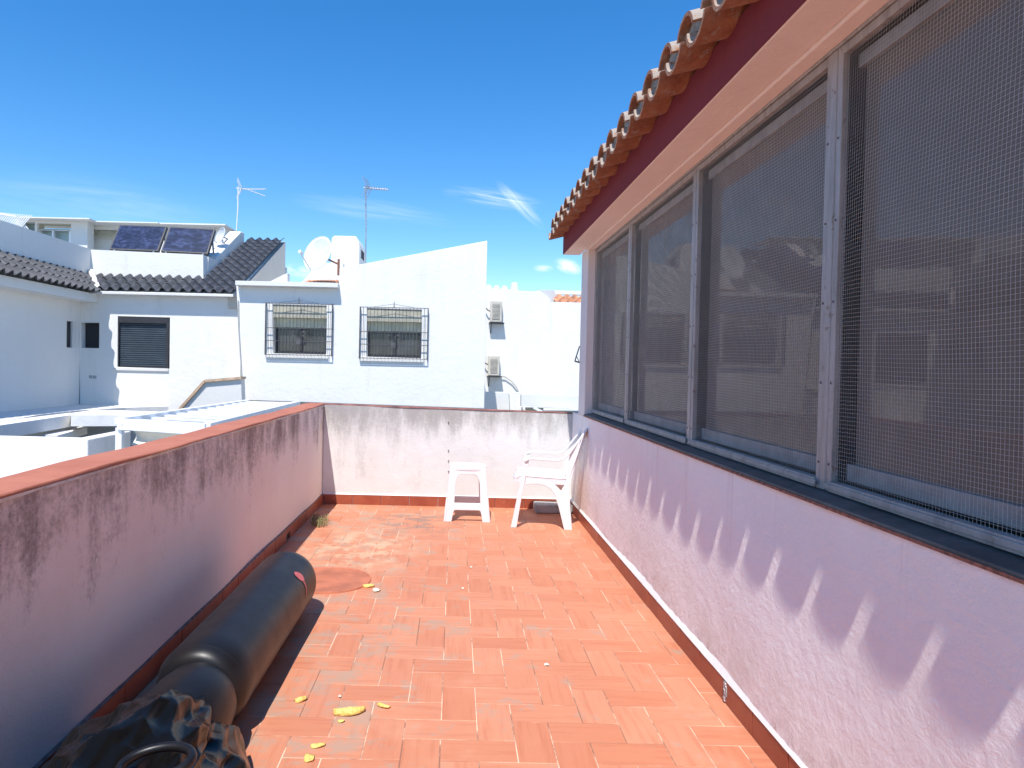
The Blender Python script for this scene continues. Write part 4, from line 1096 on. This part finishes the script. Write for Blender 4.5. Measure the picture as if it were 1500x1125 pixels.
    outer = [(j / 12, 0) for j in range(13)] + [(1, v / 8) for v in range(1, 9)] + [(1 - j / 12, 1 - 0) for j in range(1, 13)] + [(0, 1 - v / 8) for v in range(1, 8)]
    holes = []
    for k in range(6):
        c = .17 + k * .132
        holes.append([(c - .033, .10), (c + .033, .10), (c + .033, .45), (c + .030, .84 - .12 * abs(2 * c - 1)), (c, .88 - .12 * abs(2 * c - 1)), (c - .030, .84 - .12 * abs(2 * c - 1)), (c - .033, .45)])
    MB().plate(outer, holes, bp_, (.009, 0, .003)).build('backrest', 'plastic_white', r, bevel=.002)
chair()
_c = [o for o in bpy.data.objects if o.name == 'armchair'][0]
for _ch in _c.children:      # the chair stands slightly turned
    for _v in _ch.data.vertices:
        wx, wy = _v.co.x + _c.location.x, _v.co.y + _c.location.y; a_ = .13
        dx, dy = wx - .99, wy - 5.92
        _v.co.x = .975 + dx * cos(a_) + dy * sin(a_) - _c.location.x; _v.co.y = 5.92 - dx * sin(a_) * .6 + dy * cos(a_) - _c.location.y

# concrete block under the chair and its twine
blk = MB(); a = at(783, 749, Y=6.62); b = at(838, 749, Y=6.62)
blk.hexa([(a.x, 6.55, 0), (b.x, 6.58, 0), (b.x, 6.76, 0), (a.x, 6.75, 0), (a.x, 6.55, .085), (b.x, 6.58, .085), (b.x, 6.76, .085), (a.x, 6.75, .085)])
tag(blk.build('concrete_block', 'concrete', bevel=.012), 'weathered grey concrete block on the floor under white armchair', 'block')
tw = MB()
for k in range(5):
    x = b.x + .03 + k * .011; tw.tube([(x, 6.55 + .02 * k, .006), (x + .01, 6.52, .05 + .01 * k), (x + .015, 6.56, .095), (x + .01, 6.68, .09), (x, 6.72, .01)], .006, 6)
tag(tw.build('cord_coil', 'cable', smooth=True), 'small coil of grey cord in the corner beside concrete block', 'cord')

# ------------------------------------------------------------------ black bolster bag (inflatable) and plastic wrapping
BX = -.918; BR = .172
bg = empty('punching_bag', (BX, 3.2, 0), 'long black vinyl punching bag lying along the pink parapet', 'punching bag')
def lathe_y(prof, cx, cz, seg=48, sq=None):
    vs = []
    for y, r in prof:
        for j in range(seg):
            a = 2 * pi * j / seg; k = sq(y, a) if sq else 1
            z = cz + r * k * sin(a); vs.append((cx + r * k * cos(a), y, max(.001, z)))
    k = len(prof)
    fs = [(i * seg + j, i * seg + (j + 1) % seg, (i + 1) * seg + (j + 1) % seg, (i + 1) * seg + j) for i in range(k - 1) for j in range(seg)]
    fs += [tuple(range(seg)), tuple(range((k - 1) * seg, k * seg))]
    return vs, fs
prof = [(2.46, .09), (2.465, .13), (2.478, .150), (2.50, .162), (2.54, .1745), (2.62, .172)]
prof += [(2.62 + i * .110, .172 + .001 * sin(i)) for i in range(1, 11)]
prof += [(3.75 + .19 * sin(a), .001 + .172 * cos(a)) for a in [pi / 2 * i / 12 for i in range(13)]]
v, f = lathe_y(prof, BX, BR + .003); MB().add(v, f).build('body', 'rubber', bg, smooth=True)
sm = MB(); sm.tube([(BX + .1650 * cos(a), 2.515, BR + .003 + .1650 * sin(a)) for a in [2 * pi * i / 48 for i in range(48)]], .0022, 6, closed=True)
sm.build('seam', 'rubber', bg, smooth=True)
prof = [(2.12, .10), (2.16, .125), (2.22, .142), (2.30, .150), (2.37, .150), (2.43, .142), (2.465, .128), (2.48, .10)]
v, f = lathe_y(prof, BX + .02, .17); MB().add(v, f).build('neck', 'rubber', bg, smooth=True)
# red print mark on the body
def on_body(y, a, r=.1755): return Vector((BX + r * cos(a), y, BR + .003 + r * sin(a)))
mk = MB(); vs = [on_body(3.53, .68)]
for i in range(20):
    t_ = 2 * pi * i / 20; vs.append(on_body(3.53 + .035 * cos(t_) - .035 * sin(t_) * .4, .70 + .20 * sin(t_)))
mk.add(vs, [(0, 1 + i, 1 + (i + 1) % 20) for i in range(20)])
vs = []
for i in range(9):
    g_ = i / 8; a = .50 - .42 * g_; w_ = .011 * (1 - .5 * g_); y = 3.535 + .03 * g_ - .06 * g_ * g_; vs += [on_body(y - w_, a), on_body(y + w_, a)]
mk.add(vs, [(2 * i, 2 * i + 1, 2 * i + 3, 2 * i + 2) for i in range(8)]); mk.build('red_mark', 'pink_mark', bg, smooth=True)

# plastic film: crumpled skirt gathered round the neck
rnd = random.Random(3); segs = 300; rings = 110
vs = []
for i in range(rings + 1):
    g_ = i / rings
    r = .146 + .070 * (1 - (1 - min(1, g_ * 2.2)) ** 2)
    for j in range(segs):
        a = 2 * pi * j / segs; q = Vector((cos(a), sin(a), 0))
        gather = 1 - min(1, g_ * 4)
        k_ = min(1, .25 + g_ * 3); v1 = mn.voronoi(Vector((q.x * 1.5 + 3, q.y * 1.5, g_ * 3.4)))[0]; v2 = mn.voronoi(Vector((q.x * 3.6, q.y * 3.6 + 5, 2 + g_ * 6.0)))[0]
        v3 = mn.voronoi(Vector((q.x * 5.5 + 1, q.y * 5.5, 7 + g_ * 2.0)))[0]
        d = .085 * (v1[0] - .42) * k_ + .050 * (v2[0] - .4) * k_ - .030 * (v3[0] - .3) * gather - .015 * (v3[1] - v3[0]) * (1 - .5 * gather)
        rr = r + d; x = BX + .035 + .02 * g_ + rr * cos(a) * 1.05; z = .158 + .03 * g_ + rr * sin(a)
        y = 2.235 - .95 * g_ + .025 * sin(5 * a + 2) * (1 - g_) + .02 * mn.noise(Vector((q.x * 3, q.y * 3, g_ * 3)))
        if cos(a) > 0 and sin(a) < .3:
            k2 = (.3 - sin(a)) * cos(a); x += k2 * .16 * min(1, .3 + g_ * 2); y += k2 * .14 * (1 - g_)
        z = max(.004 + .002 * (j % 2), z)
        vs.append((x, y, z))
fs = [(i * segs + j, i * segs + (j + 1) % segs, (i + 1) * segs + (j + 1) % segs, (i + 1) * segs + j) for i in range(rings) for j in range(segs)]
fs.append(tuple(range(rings * segs, (rings + 1) * segs)))
tag(MB().add(vs, fs).build('plastic_sack', 'bag', smooth=True, solid=.0), 'shiny crumpled black plastic sack pulled over the punching bag foot', 'sack')
# ring-shaped handle / rim lying on the sack
hc = at(228, 1118, Z=.42)
hd = MB(); pts = []
for i in range(40):
    t_ = 2 * pi * i / 40; pts.append(hc + Vector((.085 * cos(t_), .060 * sin(t_), .012 * sin(t_ + 1))))
hd.tube(pts, .0115, 12, closed=True)
tag(hd.build('hose_loop', 'rubber', smooth=True), 'black tubular loop resting on top of the crumpled plastic sack', 'hose')
# small black sack by the wall
vs = []
for i in range(13):
    th_ = pi * i / 12
    for j in range(32):
        a = 2 * pi * j / 32; k_ = 1 + .10 * sin(5 * a + 2 * th_) + .07 * sin(9 * a - 3 * th_)
        vs.append((-1.185 + .085 * k_ * sin(th_) * cos(a), 2.17 + .24 * k_ * sin(th_) * sin(a), max(.003, .055 + .075 * cos(th_) * (1 + .2 * sin(3 * a)))))
fs = [(i * 32 + j, i * 32 + (j + 1) % 32, (i + 1) * 32 + (j + 1) % 32, (i + 1) * 32 + j) for i in range(12) for j in range(32)]
tag(MB().add(vs, fs).build('rubbish_sack', 'bag', smooth=True), 'flat black rubbish sack squeezed between parapet foot and punching bag', 'sack')

# ------------------------------------------------------------------ things on the floor
def peel(px, py, L, W, ang, label, h=.014, mat='peel', curl=.5):
    c = at(px, py, Z=0); n = 12; k = 6; vs = []
    for i in range(n + 1):
        s = i / n; w = W * (sin(pi * (.10 + .80 * s)) ** .45) / 2 * (1 + .10 * sin(7 * s + px) + .05 * sin(23 * s + py))
        for j in range(k + 1):
            t_ = (j / k) * 2 - 1; x = (s - .5) * L; y = w * t_ + .12 * L * ((s - .5) * 2) ** 2
            z = .003 + h * (1 - t_ * t_) * (1 - .3 * abs(2 * s - 1)) + curl * .006 * sin(3 * s + t_)
            vs.append((c.x + x * cos(ang) - y * sin(ang), c.y + x * sin(ang) + y * cos(ang), max(.002, z)))
    fs = [(i * (k + 1) + j, i * (k + 1) + j + 1, (i + 1) * (k + 1) + j + 1, (i + 1) * (k + 1) + j) for i in range(n) for j in range(k)]
    return tag(MB().add(vs, fs).build('fruit_peel', mat, smooth=True, solid=.002), label, 'peel', 'pieces of fruit peel on the terrace tiles')
peel(512, 1046, .125, .042, .25, 'largest long yellow peel on the terracotta tiles', h=.022)
peel(441, 1027, .052, .028, .7, 'folded yellow peel nearest to the black punching bag, beside dark shadow', h=.012)
peel(561, 1036, .060, .020, -.5, 'curved thin yellow peel sliver close to the largest one', h=.008)
peel(500, 1058, .026, .016, .3, 'tiny yellow crumb just below the largest peel', h=.004)
peel(466, 1094, .052, .026, .35, 'thin flat yellow peel chip second closest to the camera', h=.006)
peel(453, 1112, .034, .050, .1, 'pale square yellow peel closest to the camera', h=.004)
peel(540, 860, .07, .035, .2, 'yellow peel beside the round terracotta disc', h=.014)
peel(551, 866, .045, .045, -.3, 'whitish curled peel beside the round terracotta disc', h=.012, mat='peel_white')
for (u, v, s, l) in ((801, 975, .022, 'roundest white crumb, lying alone on open tiles'), (678, 863, .022, 'thin whitish flake lying between stool and yellow peels'), (690, 832, .020, 'tiny pale flake furthest from the camera'), (498, 1022, .012, 'tiny yellow speck between two peels')):
    o = peel(u, v, s, s * .7, random.uniform(0, 3), l, h=.005, mat='peel_white'); o.name = 'debris_flake'; o['category'] = 'debris'; o['group'] = 'pale crumbs scattered on the tiles'
# round terracotta disc
dc = at(478, 850, Z=0); dr = .285
mb = MB(); seg = 56; vs = [(dc.x, dc.y, .006)]
for q, z in ((.5, .006), (.9, .0065), (.955, .0075), (.965, .011), (1.0, .010), (1.01, .0)):
    for j in range(seg): a = 2 * pi * j / seg; vs.append((dc.x + dr * q * cos(a), dc.y + dr * .95 * q * sin(a), z))
fs = [(0, 1 + j, 1 + (j + 1) % seg) for j in range(seg)] + [(1 + i * seg + j, 1 + (i + 1) * seg + j, 1 + (i + 1) * seg + (j + 1) % seg, 1 + i * seg + (j + 1) % seg) for i in range(5) for j in range(seg)]
M['disc'] = simple('dark_terracotta', (.47, .155, .08), .55, .2, 7, .5, 22)
tag(MB().add(vs, fs).build('round_disc', 'disc', smooth=True), 'round darker terracotta disc half hidden by the punching bag', 'disc')
# weeds in the corner
wd = MB(); rnd = random.Random(5)
for i in range(170):
    c = at(468 + max(-11, min(11, rnd.gauss(0, 7))), 767 + max(-6, min(6, rnd.gauss(0, 4))), Z=0); h = rnd.uniform(.02, .07); d = rnd.uniform(0, 6.3); l = rnd.uniform(.02, .08)
    p = Vector((c.x, c.y, 0)); m_ = p + Vector((cos(d) * l * .5, sin(d) * l * .5, h)); e_ = p + Vector((cos(d) * l, sin(d) * l, h * rnd.uniform(.2, .9))); s = Vector((-sin(d), cos(d), 0)) * .0022
    wd.add([p - s, p + s, m_ + s, m_ - s, e_], [(0, 1, 2, 3), (3, 2, 4)])
tag(wd.build('weed_tuft', 'grass_dry'), 'dry weed tuft growing from the floor joint in the corner where the two parapets meet', 'weed')

# ------------------------------------------------------------------ light and sky
Ld = Vector((.143, .53, -1)).normalized()
sun = bpy.data.lights.new('sun', 'SUN'); sun.energy = 3.7; sun.angle = radians(.36); sun.color = (1, .965, .91)
so_ = bpy.data.objects.new('sun', sun); COL.objects.link(so_); so_.rotation_euler = Ld.to_track_quat('-Z', 'Y').to_euler(); so_.location = (-3, -10, 20)
elev = math.asin(-Ld.z); az = math.atan2(-Ld.x, -Ld.y)
W = bpy.data.worlds.new('World'); S.world = W; W.use_nodes = True; t = W.node_tree
bgn = t.nodes['Background']
sky = N(t, 'ShaderNodeTexSky'); sky.sky_type = 'NISHITA'; sky.sun_disc = False; sky.sun_elevation = elev; sky.sun_rotation = az
sky.air_density = 1.0; sky.dust_density = .05; sky.ozone_density = 3.0
hsv = N(t, 'ShaderNodeHueSaturation'); hsv.inputs['Hue'].default_value = .503; hsv.inputs['Saturation'].default_value = 1.36; t.links.new(sky.outputs[0], hsv.inputs['Color'])
tc = N(t, 'ShaderNodeTexCoord'); sx = N(t, 'ShaderNodeSeparateXYZ'); t.links.new(tc.outputs['Generated'], sx.inputs[0])
yy = mth(t, 'MAXIMUM', sx.outputs[1], .05); u = mth(t, 'DIVIDE', sx.outputs[0], yy); v = mth(t, 'DIVIDE', sx.outputs[2], yy)
cb = N(t, 'ShaderNodeCombineXYZ'); t.links.new(u, cb.inputs[0]); t.links.new(v, cb.inputs[1])
def blob(px, py, ru, rv, ang, dens, sc=(6, 30), lo=.42, hi=.75):
    c = at(px, py, Y=1.0); u0, v0 = c.x, c.z - H
    mp = N(t, 'ShaderNodeMapping'); mp.vector_type = 'TEXTURE'; mp.inputs['Location'].default_value = (u0, v0, 0); mp.inputs['Rotation'].default_value = (0, 0, ang); mp.inputs['Scale'].default_value = (ru, rv, 1)
    t.links.new(cb.outputs[0], mp.inputs['Vector'])
    ln = N(t, 'ShaderNodeVectorMath', operation='LENGTH'); t.links.new(mp.outputs[0], ln.inputs[0])
    mask = ramp(t, ln.outputs['Value'], 1.0, .15)
    m2 = N(t, 'ShaderNodeMapping'); m2.inputs['Scale'].default_value = (1.1, 1.0 * sc[1] / sc[0], 1); m2.inputs['Location'].default_value = (px * .1, py * .1, 0); t.links.new(mp.outputs[0], m2.inputs['Vector'])
    n = noise(t, m2.outputs[0], sc[0] * .3, 6, .6, .5)
    return mth(t, 'MULTIPLY', mth(t, 'MULTIPLY', mask, ramp(t, n, lo, hi)), dens)
cl = None
for a_ in ((722, 290, .085, .017, -.12, .60, (3, 9), .32, .80), (762, 300, .055, .012, -.75, .55, (3, 8), .25, .8), (545, 308, .14, .020, -.12, .30, (3, 10), .25, .85), (440, 398, .03, .013, -.2, .6, (4, 4), .3, .6),
           (796, 393, .018, .007, 0, .5, (4, 4), .2, .6), (832, 390, .026, .013, -.3, .9, (4, 4), .25, .6), (140, 300, .22, .05, -.12, .16, (3, 8), .25, .75)):
    b_ = blob(*a_); cl = b_ if cl is None else mth(t, 'ADD', cl, b_)
t.links.new(mixc(t, mth(t, 'MINIMUM', cl, .9), hsv.outputs[0], (6.2, 6.6, 7.0)), bgn.inputs['Color'])
bgn.inputs['Strength'].default_value = .13

S.view_settings.view_transform = 'Standard'; S.view_settings.look = 'None'; S.view_settings.exposure = .70; S.view_settings.gamma = 1
S.render.engine = 'CYCLES'; S.cycles.max_bounces = 10; S.cycles.diffuse_bounces = 6; S.cycles.transparent_max_bounces = 16; S.cycles.use_denoising = True
S.cycles.sample_clamp_indirect = 8
